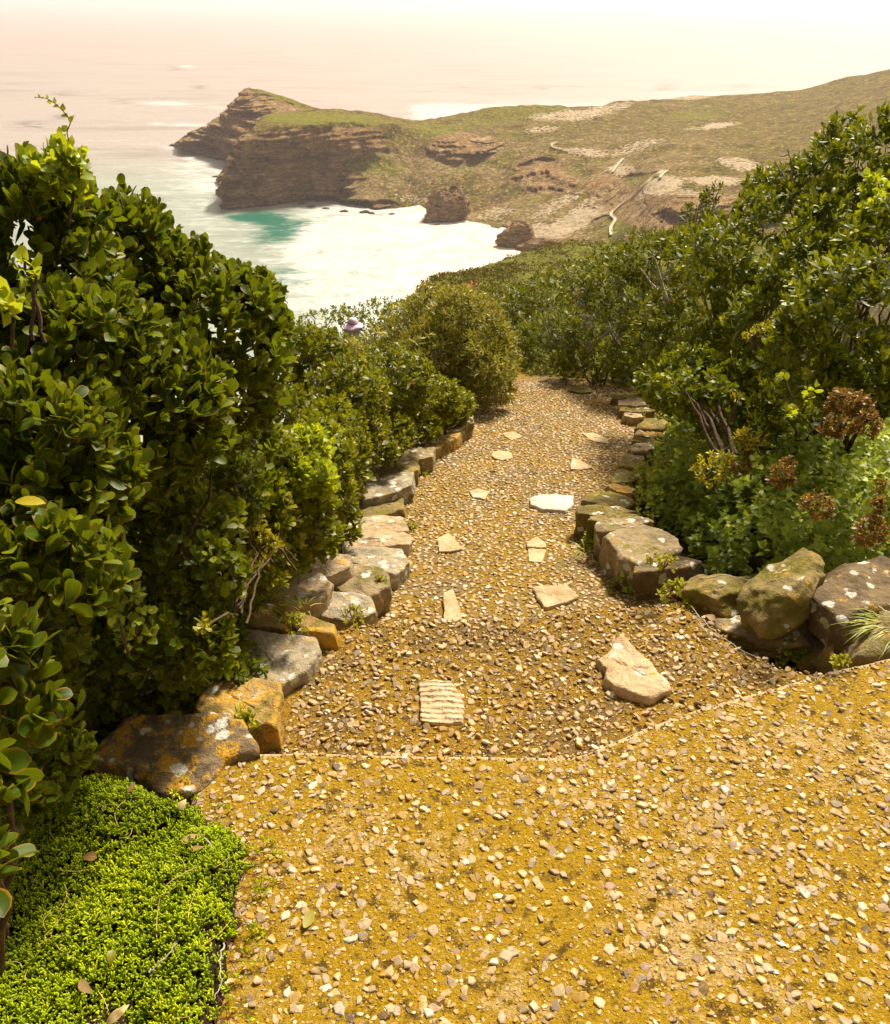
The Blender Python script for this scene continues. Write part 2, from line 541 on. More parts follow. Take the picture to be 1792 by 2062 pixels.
def headland_mat():
    k = NT('headland')
    p = k.pos()
    rock, sand, grn = k.attr('rock'), k.attr('sand'), k.attr('green')
    # strata
    wv = k.n('ShaderNodeTexNoise')
    wv.inputs['Scale'].default_value = 1.0
    wv.inputs['Detail'].default_value = 5
    wv.inputs['Roughness'].default_value = 0.65
    wv.inputs['Distortion'].default_value = 0.7
    k.set(wv.inputs['Vector'], k.scale(0.03, 0.03, 0.36))
    st0 = wv.outputs['Fac']
    blk = k.noise(0.10, 6, 0.75, k.scale(1, 1, 2.2), 0.6)
    sm = k.n('ShaderNodeMix')
    k.set(sm.inputs[0], k.math('MULTIPLY', k.attr('fleck'), 0.75))
    k.set(sm.inputs[2], st0)
    k.set(sm.inputs[3], blk)
    st = sm.outputs[0]
    nb = k.noise(0.25, 5, 0.65)
    nl = k.noise(0.022, 4, 0.6)
    rc = k.ramp(st, [(0.30, (0.025, 0.016, 0.008)), (0.39, (0.26, 0.155, 0.062)), (0.45, (0.58, 0.39, 0.18)), (0.50, (0.05, 0.028, 0.010)), (0.545, (0.48, 0.30, 0.125)), (0.60, (0.14, 0.08, 0.03)), (0.68, (0.74, 0.58, 0.36))])  # rock tones painted brighter, standing in for sun on the shaded cliff faces
    jt = k.noise(1.0, 4, 0.7, k.scale(0.11, 0.11, 0.03), 0.6)
    rc = k.mix(k.math('MULTIPLY', k.mask(jt, 0.47, 0.36), 0.7), rc, (0.05, 0.032, 0.015))
    rc = k.mix(k.math('MULTIPLY', k.mask(nl, 0.45, 0.65), 0.4), rc, (0.40, 0.22, 0.08))
    rc = k.mix(k.math('MULTIPLY', k.mask(k.noise(0.09, 6, 0.75, None, 0.8), 0.54, 0.64), 0.55), rc, (0.62, 0.50, 0.33))
    rc = k.mix(k.math('MULTIPLY', k.mask(nb, 0.52, 0.68), 0.45), rc, (0.16, 0.13, 0.03))
    sepz = k.n('ShaderNodeSeparateXYZ')
    k.set(sepz.inputs[0], p)
    rc = k.mix(k.math('MULTIPLY', k.mask(k.math('ADD', sepz.outputs[2], k.math('MULTIPLY', nb, 10.0)), SEA + 8.5, SEA + 5.5), 0.8), rc, (0.045, 0.028, 0.014))
    # scrub
    nv = k.noise(0.30, 6, 0.8)
    nv2 = k.noise(0.035, 5, 0.65)
    nvb = k.noise(0.075, 5, 0.75)
    gc = k.ramp(k.math('ADD', k.math('MULTIPLY', nv, 0.55), k.math('MULTIPLY', nvb, 0.45)), [(0.36, (0.022, 0.020, 0.004)), (0.45, (0.085, 0.072, 0.008)), (0.53, (0.19, 0.150, 0.016)), (0.64, (0.46, 0.33, 0.09))])
    gc = k.mix(k.math('MULTIPLY', k.mask(nv2, 0.48, 0.66), 0.55), gc, (0.17, 0.10, 0.05))
    tn = k.math('MULTIPLY', k.mask(k.noise(0.018, 6, 0.7), 0.44, 0.60), k.attr('fleck'))
    gc = k.mix(k.math('MULTIPLY', tn, 0.6), gc, k.ramp(nv, [(0.35, (0.12, 0.075, 0.025)), (0.5, (0.40, 0.28, 0.13)), (0.65, (0.60, 0.46, 0.27))]))
    gg = k.ramp(nv, [(0.3, (0.05, 0.065, 0.008)), (0.5, (0.19, 0.19, 0.012)), (0.7, (0.40, 0.36, 0.03))])
    gc = k.mix(grn, gc, gg)
    # bare flecks of pale rock among scrub
    fl = k.noise(0.30, 5, 0.7)
    gc = k.mix(k.math('MULTIPLY', k.mask(fl, 0.58, 0.66), k.attr('fleck')), gc, (0.55, 0.40, 0.24))
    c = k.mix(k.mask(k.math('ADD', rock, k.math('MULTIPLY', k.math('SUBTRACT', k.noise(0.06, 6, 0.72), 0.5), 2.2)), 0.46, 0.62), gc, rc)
    sc_ = k.ramp(nb, [(0.3, (0.40, 0.29, 0.16)), (0.6, (0.66, 0.54, 0.36))])
    c = k.mix(k.mask(k.math('ADD', sand, k.math('MULTIPLY', k.math('SUBTRACT', fl, 0.5), 2.6)), 0.46, 0.76), c, sc_)
    h = k.math('ADD', k.math('MULTIPLY', nv, 2.0), k.math('MULTIPLY', st, 1.2))
    return k.done(k.bsdf(c, 0.95, 0.08, k.bump(h, 0.9, 2.5)))


M['headland'] = headland_mat()


def sea_mat():
    k = NT('sea_water')
    foam, turq, kelp = k.attr('foam'), k.attr('turq'), k.attr('kelp')
    n1 = k.noise(1.0, 6, 0.7, k.scale(0.022, 0.05, 0.05), 0.8)
    n2 = k.noise(1.0, 4, 0.6, k.scale(0.10, 0.25, 0.2), 0.4)
    turq = k.mask(k.math('ADD', turq, k.math('MULTIPLY', k.math('SUBTRACT', k.noise(1.0, 5, 0.7, k.scale(0.05, 0.09, 0.1), 1.0), 0.5), 0.9)), 0.25, 0.75)
    c = k.mix(turq, k.mix(k.attr('bay'), (0.36, 0.315, 0.28), (0.28, 0.33, 0.27)), (0.003, 0.13, 0.085))
    sw = k.noise(1.0, 5, 0.65, k.scale(0.0035, 0.016, 0.02), 0.5)
    c = k.mix(k.math('MULTIPLY', k.mask(sw, 0.50, 0.34), 0.45), c, (0.16, 0.13, 0.10))
    c = k.mix(k.math('MULTIPLY', kelp, k.mask(n1, 0.45, 0.6)), c, (0.04, 0.025, 0.012))
    n3 = k.noise(1.0, 5, 0.7, k.scale(0.07, 0.10, 0.1), 1.2)
    fm = k.math('ADD', foam, k.math('ADD', k.math('MULTIPLY', k.math('SUBTRACT', n1, 0.5), 1.5), k.math('MULTIPLY', k.math('SUBTRACT', n3, 0.5), 1.1)))
    fmm = k.mask(fm, 0.22, 0.95)
    c = k.mix(k.math('MULTIPLY', fmm, 0.5), c, (0.33, 0.40, 0.35))
    c = k.mix(fmm, c, (0.47, 0.475, 0.465))
    h = k.math('ADD', n1, k.math('MULTIPLY', n2, 0.35))
    rough = k.math('ADD', 0.28, k.math('MULTIPLY', fmm, 0.6))
    p = k.bsdf(c, rough, 0.5, k.bump(h, 0.6, 3.0))
    return k.done(p)


M['sea'] = sea_mat()


def sand_mat():
    k = NT('beach_sand')
    n = k.noise(0.06, 5, 0.65)
    c = k.ramp(n, [(0.35, (0.50, 0.43, 0.36)), (0.6, (0.66, 0.60, 0.53))])
    c = k.mix(k.math('MULTIPLY', k.attr('wet'), 0.8), c, (0.62, 0.42, 0.24))
    return k.done(k.bsdf(c, 0.9, 0.1))


M['sand'] = sand_mat()


def shoulder_mat():
    k = NT('scrub_slope')
    n = k.noise(0.5, 6, 0.72)
    n2 = k.noise(0.09, 5, 0.65)
    c = k.ramp(n, [(0.3, (0.04, 0.04, 0.010)), (0.5, (0.11, 0.115, 0.016)), (0.7, (0.22, 0.20, 0.03))])
    e = k.math('ADD', k.attr('rock'), k.math('MULTIPLY', k.math('SUBTRACT', n2, 0.5), 1.4))
    rc = k.ramp(n, [(0.3, (0.16, 0.06, 0.022)), (0.55, (0.36, 0.17, 0.07)), (0.75, (0.55, 0.36, 0.2))])
    c = k.mix(k.mask(e, 0.5, 0.62), c, rc)
    return k.done(k.bsdf(c, 0.95, 0.08, k.bump(n, 1.0, 0.6)))


M['shoulder'] = shoulder_mat()

# ================================================================== THE SETTING
# ------------------------------------------------------------------ path levels
TER_Z = -0.20
RAMP_Y0, RAMP_Z0, RAMP_S = 2.62, -0.33, 0.182


def zramp(x, y):
    x = np.asarray(x, float)
    y = np.asarray(y, float)
    und = 0.012 * vnoise(np.stack([x * 1.7, y * 1.7, 0 * x + 3.3], -1))
    return RAMP_Z0 - RAMP_S * (y - RAMP_Y0) + und


def zter(x, y):
    x = np.asarray(x, float)
    y = np.asarray(y, float)
    return TER_Z - 0.02 * (y - 2.0) + 0.008 * vnoise(np.stack([x * 2.1, y * 2.1, 0 * x + 9.3], -1))


def at_ramp(px, py):
    d = ray(px, py)
    t = (RAMP_Z0 + RAMP_S * RAMP_Y0 - CAM_H) / (d[..., 2] + RAMP_S * d[..., 1])
    return CAM + d * t[..., None]


def ground(x, y):
    """the hillside under and around the path"""
    x = np.asarray(x, float)
    y = np.asarray(y, float)
    yy = np.clip(y, 1.0, 9.0)
    base = np.where(y < 2.7, -0.28, RAMP_Z0 - RAMP_S * (yy - RAMP_Y0)) - 0.05
    base = base - 0.42 * np.maximum(y - 9.0, 0)
    cx = 0.25 + 0.08 * np.clip(y - 2.5, 0, 6)
    dx = x - cx
    base = base - 0.55 * np.clip(-dx - 0.95, 0, 6) * sstep(0.9, 1.6, y) * 1.0 - 0.25 * np.maximum(-dx - 7, 0)
    base = base + 0.10 * np.clip(dx - 1.0, 0, 4) + 0.02 * np.clip(dx - 5, 0, 30)
    base = base + 0.05 * fbm(np.stack([x, y, 0 * x], -1), 0.8, 3) * sstep(0.7, 1.5, np.abs(dx))
    return base


def build_hillside():
    xs = np.concatenate([np.linspace(-60, -8, 30), np.linspace(-7.5, 9, 110), np.linspace(9.8, 70, 34)])
    ys = np.concatenate([np.linspace(-6, 0.5, 14), np.linspace(0.7, 14, 100), np.linspace(15, 110, 50)])
    X, Y = np.meshgrid(xs, ys)
    Z = ground(X, Y)
    # keep it under the slab the camera stands on
    Z = np.where((Y < 2.4) & (X > -0.85), np.minimum(Z, -0.30), Z)
    o = mk('hillside', np.stack([X, Y, Z], -1), grid_faces(len(ys), len(xs)), M['soil'])
    tag(o, kind='structure')


build_hillside()

# ------------------------------------------------------------------ sea
def build_sea():
    az = np.linspace(-46, 46, 420)
    dep = np.concatenate([np.geomspace(40, 6, 420), np.geomspace(5.95, 0.5, 170), [0.3, 0.16]])
    A, D = np.meshgrid(np.radians(az), np.radians(dep))
    rr = (CAM_H - SEA) / np.tan(D)
    X, Y = rr * np.sin(A), rr * np.cos(A)
    P = np.stack([X, Y, 0 * X + SEA], -1)
    px, py = project(P)
    # foam: broad white water in the bay, streaks off the point, breakers
    foam = np.zeros_like(px)
    foam += 0.70 * np.exp(-(((px - 740) / 170) ** 2 + ((py - 550) / 100) ** 2))
    foam += 0.42 * np.exp(-(((px - 670) / 90) ** 2 + ((py - 450) / 45) ** 2))
    foam += 0.40 * np.exp(-(((px - 420) / 75) ** 2 + ((py - 350) / 60) ** 2))
    foam += 0.36 * np.exp(-(((px - 400) / 50) ** 2 + ((py - 300) / 22) ** 2))
    foam += 0.10 * sstep(300, 420, py) * sstep(200, 420, px)
    foam += 0.17 * sstep(100, 260, py)
    foam += 0.55 * sstep(800, 860, px) * sstep(195, 225, py) * sstep(260, 230, py)
    for bx, by, wx, wy, a in [(375, 134, 24, 3.5, 0.7), (345, 209, 55, 4.5, 0.75), (318, 250, 22, 3, 0.5), (380, 252, 40, 4, 0.5), (450, 218, 40, 4, 0.35),
                              (900, 220, 60, 6, 0.5), (1440, 192, 120, 4, 0.4), (240, 214, 20, 2, 0.4)]:
        foam += a * np.exp(-(((px - bx) / wx) ** 2 + ((py - by - 0.03 * (px - bx)) / wy) ** 2))
    wpx, wpy = 26 * fbm(P, 0.018, 4), 9 * fbm(P + 77, 0.018, 4)
    px, py = px + wpx, py + wpy
    tq = np.exp(-(((px - 540) / 70) ** 2 + ((py - 442 - 0.10 * (px - 540)) / 21) ** 2) ** 1.5)
    tq = np.maximum(tq, 0.8 * np.exp(-(((px - 560) / 46) ** 2 + ((py - 468) / 20) ** 2)))
    tq2 = 0.6 * np.exp(-(((px - 590) / 50) ** 2 + ((py - 560) / 30) ** 2)) + 0.30 * np.exp(-(((px - 460) / 100) ** 2 + ((py - 500) / 40) ** 2))
    foam = foam * (1 - 0.95 * np.clip(tq, 0, 1)) * (1 - 0.4 * np.clip(tq2, 0, 1))
    px, py = px - wpx, py - wpy
    kelp = np.zeros_like(px)
    for bx, by, wx, wy in [(60, 252, 36, 7), (120, 236, 20, 4), (130, 190, 26, 3), (400, 175, 14, 3), (250, 205, 20, 3), (352, 136, 14, 4), (1335, 178, 16, 4), (1345, 173, 22, 3),
                           (1492, 172, 14, 4), (1480, 171, 10, 3), (1750, 68, 16, 2), (1085, 178, 18, 3), (930, 176, 10, 2), (430, 262, 12, 3)]:
        kelp = np.maximum(kelp, np.exp(-(((px - bx) / wx) ** 2 + ((py - by) / wy) ** 2)) * 1.6)
    o = mk('sea', P, grid_faces(len(dep), len(az)), M['sea'], attrs={'foam': np.minimum(foam, 0.66), 'bay': sstep(280, 400, py), 'turq': np.clip(tq + tq2, 0, 1), 'kelp': np.clip(kelp, 0, 1)})
    tag(o, kind='structure')


build_sea()


# ------------------------------------------------------------------ headland
def catmull(ctrl, k):
    """resample rows of control points, (n, m, c) -> (n', m, c) along axis 0"""
    ctrl = np.asarray(ctrl, float)
    n = len(ctrl)
    u = np.linspace(0, n - 1, k)
    i = np.clip(np.floor(u).astype(int), 0, n - 2)
    f = (u - i)[:, None, None]
    p0, p1, p2, p3 = ctrl[np.clip(i - 1, 0, n - 1)], ctrl[i], ctrl[i + 1], ctrl[np.clip(i + 2, 0, n - 1)]
    m1, m2 = (p2 - p0) * 0.35, (p3 - p1) * 0.35
    h = f * f * (3 - 2 * f)
    f2, f3 = f * f, f ** 3
    return (2 * f3 - 3 * f2 + 1) * p1 + (f3 - 2 * f2 + f) * m1 + (-2 * f3 + 3 * f2) * p2 + (f3 - f2) * m2


def wl(py):
    return float(at_z(0, py, SEA)[1])


def net(name, cols, nu, nv, mat, paint, behind=True, disp=None):
    """a land form lofted through measured profiles: each profile is a list of (px, py, distance) from the shore to the skyline"""
    rows = []
    for c in cols:
        pts = []
        for (px, py, d) in c:
            if d == 'w': d = wl(py)
            pts.append(at_y(px, py, d))
        pts = np.array(pts)
        if pts[0][2] < SEA + 2:
            pts = np.vstack([pts[0] + [0, -2, -6], pts])
        else:
            pts = np.vstack([pts[0] + [0, -40, -30], pts])
        if behind:                                        # the far side goes down to the water too
            top = pts[-1]
            h = top[2] - SEA
            pts = np.vstack([pts, top + [0, 60, -0.30 * h], top + [0, 0.9 * h + 120, -0.75 * h], [top[0], top[1] + 1.2 * h + 220, SEA - 4]])
        rows.append(pts)
    G = catmull(np.array(rows), nu)
    G = np.swapaxes(catmull(np.swapaxes(G, 0, 1), nv), 0, 1)
    px, py = project(G)
    at = paint(px, py, G)
    if disp is not None:
        G = disp(G, at)
    o = mk(name, G, grid_faces(nu, nv), mat, attrs=at)
    return o, G


HEAD = [
    [(466, 345, 'w'), (476, 322, 1085), (508, 270, 1070), (512, 260, 1075), (516, 252, 1085), (520, 246, 1095)],
    [(447, 416, 'w'), (463, 348, 898), (506, 266, 912), (514, 254, 960), (528, 242, 1010), (534, 234, 1060)],
    [(525, 414, 'w'), (530, 345, 900), (548, 259, 912), (552, 251, 960), (565, 239, 1030), (572, 227, 1090)],
    [(618, 405, 'w'), (622, 345, 915), (640, 254, 925), (642, 247, 970), (650, 234, 1040), (656, 219, 1100)],
    [(735, 424, 'w'), (733, 345, 925), (740, 254, 955), (745, 248, 990), (750, 240, 1050), (755, 229, 1110)],
    [(830, 418, 'w'), (830, 350, 930), (830, 262, 1000), (830, 256, 1030), (830, 250, 1070), (835, 243, 1120)],
    [(890, 442, 'w'), (890, 380, 890), (890, 275, 990), (895, 262, 1030), (895, 250, 1080), (900, 235, 1130)],
    [(1005, 468, 'w'), (1000, 400, 850), (1000, 290, 980), (1000, 270, 1020), (1000, 245, 1090), (1000, 218, 1150)],
    [(1085, 492, 'w'), (1095, 430, 790), (1105, 300, 950), (1100, 280, 1000), (1100, 245, 1090), (1100, 213, 1170)],
    [(1180, 500, 690), (1195, 440, 760), (1215, 335, 880), (1210, 300, 950), (1205, 250, 1090), (1200, 214, 1220)],
    [(1240, 495, 670), (1250, 440, 720), (1265, 355, 820), (1260, 315, 900), (1260, 255, 1080), (1250, 205, 1270)],
    [(1290, 500, 630), (1310, 440, 665), (1335, 392, 690), (1338, 330, 800), (1340, 260, 1050), (1340, 200, 1340)],
    [(1420, 510, 590), (1440, 440, 625), (1450, 400, 650), (1450, 330, 780), (1450, 260, 1030), (1450, 192, 1420)],
    [(1590, 520, 560), (1600, 450, 590), (1600, 405, 625), (1600, 330, 770), (1600, 260, 1000), (1600, 184, 1450)],
    [(1690, 520, 550), (1700, 450, 580), (1700, 400, 620), (1700, 320, 760), (1700, 240, 1000), (1700, 159, 1400)],
    [(1790, 520, 550), (1800, 450, 580), (1800, 390, 620), (1800, 300, 760), (1795, 220, 1000), (1792, 137, 1350)],
    [(1950, 520, 550), (1950, 450, 580), (1950, 380, 620), (1950, 290, 760), (1950, 200, 1000), (1950, 112, 1320)],
]


def ell(px, py, x, y, rx, ry, a=0.0):
    c, s = math.cos(a), math.sin(a)
    dx, dy = px - x, py - y
    u, v = (dx * c + dy * s) / rx, (-dx * s + dy * c) / ry
    return np.clip(1.3 - (u * u + v * v), 0, 1)


def paint_head(px, py, G):
    rock = np.zeros_like(px)
    topline = np.interp(px, [440, 505, 640, 760, 800, 830], [266, 266, 256, 256, 290, 330])
    cliff = sstep(0, 4, py - topline) * sstep(850, 690, px + 0.55 * np.maximum(py - 300, 0))
    cliff *= 1 - 0.95 * ell(px, py, 750, 335, 70, 22)
    cliff *= 1 - 0.8 * ell(px, py, 760, 385, 95, 22, -0.1)
    rock = np.maximum(rock, cliff)
    for e in [(660, 380, 45, 24, 0), (940, 295, 65, 26, 0.05), (1100, 362, 62, 26, 0.1), (1075, 330, 40, 14, 0), (1222, 375, 40, 24, 0.1), (1215, 420, 30, 26, 0), (1330, 425, 80, 38, 0),
              (1430, 430, 90, 36, 0), (1550, 420, 60, 24, 0), (905, 428, 34, 44, 0), (1040, 482, 28, 32, 0), (740, 416, 60, 9, 0.05), (1290, 400, 40, 20, 0)]:
        rock = np.maximum(rock, 1.15 * ell(px, py, e[0], e[1], 1.2 * e[2], 1.2 * e[3], e[4]))
    sand = np.zeros_like(px)
    for x, y, rx, ry, a, s in [(1150, 232, 85, 11, -0.10, .62), (1095, 262, 40, 6, -0.1, .5), (1220, 218, 60, 7, -0.12, .55), (1390, 197, 45, 5, -0.03, .6), (1445, 255, 38, 6, -0.16, .72),
                               (1400, 262, 30, 4, -0.1, .5), (1280, 300, 60, 9, -0.25, .5), (1175, 308, 60, 7, 0.08, .62), (1250, 340, 30, 11, 0.0, .66), (1330, 375, 48, 15, -0.3, .8),
                               (1490, 330, 45, 8, 0.15, .7), (1440, 362, 55, 10, 0.05, .75), (1540, 338, 16, 4, 0, .7), (1145, 450, 70, 17, -0.5, .85), (1080, 468, 40, 16, -0.3, .75), (1120, 415, 60, 14, -0.5, .5),
                               (1010, 425, 30, 12, 0.2, .5), (885, 310, 8, 26, 0.35, .42), (860, 400, 70, 12, 0, .42), (1180, 410, 50, 8, -0.7, .5), (1400, 385, 60, 8, 0, .55), (985, 440, 30, 10, 0.1, .45)]:
        sand = np.maximum(sand, (s + 0.12) * ell(px, py, x, y, 1.25 * rx, 1.25 * ry, a))
    grn = np.zeros_like(px)
    for x, y, rx, ry, a, s in [(640, 240, 150, 14, 0.03, 1), (880, 262, 70, 14, 0, .7), (1030, 232, 120, 18, -0.08, .6), (760, 335, 60, 22, 0, .8), (1400, 232, 60, 12, 0, .6), (1245, 440, 22, 50, 0.4, .9),
                               (1080, 400, 50, 10, -0.6, .5), (1250, 380, 60, 10, -0.7, .7), (960, 330, 90, 10, -0.3, .35)]:
        grn = np.maximum(grn, s * ell(px, py, x, y, rx, ry, a))
    fleck = 0.85 * sstep(640, 760, px) * sstep(250, 330, py) + 0.25
    fleck = np.clip(fleck, 0, 1) * (1 - 0.6 * sstep(1350, 1500, px)) * (1 - 0.5 * sstep(260, 220, py))
    return {'rock': rock, 'sand': sand, 'green': grn, 'fleck': fleck}


def disp_head(G, at):
    rock = np.clip(at['rock'], 0, 1)[..., None]
    z = G[..., 2]
    w = z + 3.0 * fbm(G, 0.012, 3)
    ledge = fbm(np.stack([w * 0.16, G[..., 0] * 0.006, G[..., 1] * 0.006], -1), 1.0, 4)
    out = 9.0 * ledge + 10.0 * fbm(G * [1, 1, 0.35], 0.03, 5)
    G = G.copy()
    stp = np.round(w / 7.0 + 1.3 * fbm(G, 0.02, 2)) % 2
    out = (out + 3.5 * stp) * (1 + 0.7 * np.clip(at['fleck'], 0, 1))
    G[..., 1] -= rock[..., 0] * out
    G[..., 0] -= rock[..., 0] * 0.5 * out * sstep(900, 500, project(G)[0])
    G[..., 2] += (1 - rock[..., 0]) * (2.2 * fbm(G * [1, 1, 0], 0.02, 4) + 0.8 * fbm(G * [1, 1, 0], 0.11, 3))
    return G


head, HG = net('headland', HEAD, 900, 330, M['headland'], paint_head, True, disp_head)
tag(head, kind='structure')

PEAK = [
    [(470, 330, 'w'), (440, 305, 1215), (430, 290, 1220), (420, 270, 1225), (410, 262, 1230), (405, 255, 1240)],
    [(352, 291, 'w'), (356, 286, 1245), (358, 284, 1248), (361, 282, 1252), (364, 281, 1256), (366, 280, 1260)],
    [(385, 294, 'w'), (386, 284, 1225), (388, 276, 1230), (390, 271, 1236), (392, 269, 1242), (394, 268, 1250)],
    [(420, 298, 'w'), (422, 280, 1205), (424, 262, 1212), (426, 248, 1218), (428, 242, 1226), (431, 238, 1240)],
    [(452, 318, 'w'), (452, 280, 1160), (454, 250, 1180), (456, 234, 1195), (457, 222, 1210), (458, 219, 1230)],
    [(468, 330, 'w'), (466, 280, 1120), (468, 240, 1150), (472, 212, 1165), (480, 194, 1180), (490, 180, 1200)],
    [(500, 345, 1110), (500, 285, 1115), (502, 245, 1135), (506, 215, 1155), (510, 195, 1175), (515, 177, 1200)],
    [(545, 345, 1110), (545, 285, 1115), (546, 250, 1135), (548, 225, 1155), (551, 206, 1175), (555, 188, 1200)],
    [(600, 345, 1120), (600, 285, 1125), (600, 250, 1145), (602, 232, 1165), (604, 218, 1185), (607, 206, 1205)],
    [(640, 345, 1130), (640, 285, 1135), (640, 255, 1150), (642, 240, 1170), (644, 228, 1190), (646, 217, 1210)],
    [(740, 345, 1140), (740, 285, 1150), (740, 262, 1160), (742, 250, 1180), (744, 243, 1200), (746, 236, 1220)],
]


def paint_peak(px, py, G):
    rock = np.ones_like(px)
    cap = np.interp(px, [440, 490, 520, 560, 640, 700], [170, 178, 186, 200, 228, 260])
    rock *= 1 - 0.9 * sstep(3, -3, py - cap) * sstep(492, 505, px)
    grn = 0.8 * ell(px, py, 560, 200, 70, 18, 0.42)
    return {'rock': rock, 'sand': 0 * px, 'green': grn, 'fleck': 0 * px}


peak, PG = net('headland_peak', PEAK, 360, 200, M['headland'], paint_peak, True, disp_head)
tag(peak, kind='structure')

# a low shore beyond the headland
FAR = [[(x, y0 + 3, 'w'), (x, y0 + 2, wl(y0 + 3) + 25), (x, y0 + 1, wl(y0 + 3) + 60), (x, y0 + 0.4, wl(y0 + 3) + 110), (x, y0, wl(y0 + 3) + 160), (x, y0 - 0.5, wl(y0 + 3) + 220)]
       for x, y0 in [(1440, 191), (1465, 188), (1500, 187), (1560, 184), (1600, 181), (1680, 175)]]
far, _ = net('far_shore', FAR, 60, 40, M['headland'], lambda px, py, G: {'rock': 0 * px, 'sand': 0.42 + 0 * px, 'green': 0 * px, 'fleck': 0 * px}, False)
tag(far, kind='structure')


def build_beach():
    near = [(835, 610), (800, 575), (790, 540), (770, 505), (768, 470), (770, 450), (772, 432), (782, 424)]
    far_ = [(1010, 640), (1040, 590), (1060, 545), (1085, 505), (1050, 468), (980, 450), (910, 425), (850, 412)]
    n, m = 70, 40
    a = catmull(np.array(near, float)[:, None, :], n)[:, 0]
    b = catmull(np.array(far_, float)[:, None, :], n)[:, 0]
    f = np.linspace(0, 1, m)[None, :, None]
    Q = a[:, None] * (1 - f) + b[:, None] * f
    z = SEA + 0.05 + 3.0 * f[..., 0] ** 1.2 + 0 * Q[..., 0]
    P = at_z(Q[..., 0], Q[..., 1], z)
    px, py = Q[..., 0], Q[..., 1]
    wet = 0.5 * np.exp(-(((px - 775) / 22) ** 2)) * (0.5 + 0.5 * fbm(np.stack([px, py, 0 * px], -1), 0.05, 3))
    wet = wet + 0.7 * np.exp(-(((px - 985) / 20) ** 2 + ((py - 498) / 5) ** 2))
    o = mk('beach', P, grid_faces(n, m), M['sand'], attrs={'wet': wet})
    tag(o, kind='structure')


build_beach()

# nearer shoulder of the hill, between the hedge and the beach
SHO = [
    [(845, 640, 120), (842, 625, 128), (838, 612, 136), (834, 602, 144), (836, 596, 150), (838, 590, 156)],
    [(880, 650, 110), (872, 625, 122), (866, 605, 134), (862, 590, 146), (864, 578, 154), (866, 568, 162)],
    [(930, 660, 104), (925, 630, 118), (918, 600, 135), (910, 580, 150), (905, 566, 160), (902, 552, 172)],
    [(990, 660, 100), (985, 630, 116), (975, 595, 138), (965, 570, 155), (958, 555, 168), (950, 541, 182)],
    [(1060, 650, 100), (1055, 620, 118), (1045, 580, 145), (1035, 550, 168), (1028, 533, 184), (1020, 517, 200)],
    [(1150, 640, 100), (1145, 610, 120), (1140, 565, 150), (1135, 530, 178), (1132, 510, 198), (1128, 490, 218)],
    [(1250, 640, 100), (1248, 610, 120), (1244, 565, 150), (1240, 530, 178), (1236, 508, 198), (1232, 487, 220)],
    [(1400, 630, 100), (1400, 600, 120), (1400, 555, 150), (1400, 520, 178), (1400, 498, 198), (1400, 474, 220)],
    [(1700, 620, 100), (1700, 590, 120), (1700, 545, 150), (1700, 510, 178), (1700, 485, 198), (1700, 460, 220)],
]


def paint_sho(px, py, G):
    r = sstep(900, 850, px) * 0.9 + 0.55 * ell(px, py, 985, 565, 50, 14, -0.2) + 0.42 * ell(px, py, 930, 575, 40, 18)
    return {'rock': np.clip(r, 0, 1)}


def disp_sho(G, at):
    G = G.copy()
    G[..., 2] += 0.9 * np.abs(fbm(G * [1, 1, 0], 0.16, 4)) + 0.5 * np.maximum(fbm(G * [1, 1, 0], 0.6, 3), 0) - 0.6
    return G


sho, SG = net('shoulder_slope', SHO, 260, 160, M['shoulder'], paint_sho, False, disp_sho)
tag(sho, kind='structure')

# ------------------------------------------------------------------ the slab, the lower terrace and the path
SLAB_EDGE = [(395, 1585), (440, 1530), (478, 1512), (640, 1511), (860, 1517), (1030, 1519), (1152, 1520), (1200, 1504), (1300, 1462), (1390, 1428), (1480, 1402), (1600, 1370), (1700, 1342), (1792, 1322)]


def slab_outline():
    e = at_z(*np.array(SLAB_EDGE, float).T, 0.0)[:, :2]
    e = np.vstack([e, [[2.3, 2.62], [2.6, -0.8], [-1.1, -0.8], [-0.75, 0.6]]])
    out = []
    for i in range(len(e)):
        a, b = e[i], e[(i + 1) % len(e)]
        k = max(1, int(np.linalg.norm(b - a) / 0.03))
        for j in range(k):
            out.append(a + (b - a) * j / k)
    out = np.array(out)
    out += 0.0016 * np.stack([fbm(np.c_[out, 0 * out[:, :1]], 14, 3), fbm(np.c_[out, 0 * out[:, :1] + 5], 14, 3)], -1)
    return out


SLAB = slab_outline()


def build_slab():
    n = len(SLAB)
    c = SLAB.mean(0)
    prev, nxt = np.roll(SLAB, 1, 0), np.roll(SLAB, -1, 0)
    tg = unit(nxt - prev)
    nrm = np.stack([tg[:, 1], -tg[:, 0]], -1)
    sgn = np.sign((nrm * (SLAB - c)).sum(1).mean())
    nrm = nrm * sgn
    wob = 0.003 * fbm(np.c_[SLAB, 0 * SLAB[:, :1]], 20, 3)
    rings = []
    for off, z in [(-0.030, 0.0), (-0.012, -0.003), (-0.003, -0.010), (0.0, -0.024), (-0.004, -0.08), (-0.006, -0.42)]:
        rings.append(np.c_[SLAB + nrm * off, np.full(n, z) + (wob if z > -0.05 and z < 0 else 0)])
    V = np.concatenate(rings)
    side = grid_faces(len(rings), n, True)
    cap = tessellate_polygon([[Vector((*p[:2], 0)) for p in rings[0]]])
    o = mk('upper_slab', V, [side, np.array(cap)], M['slab'], smooth=False, attrs={'edge': np.repeat([0, 0.9, 1, 0.9, 0.3, 0], n)})
    tag(o, kind='structure')


build_slab()

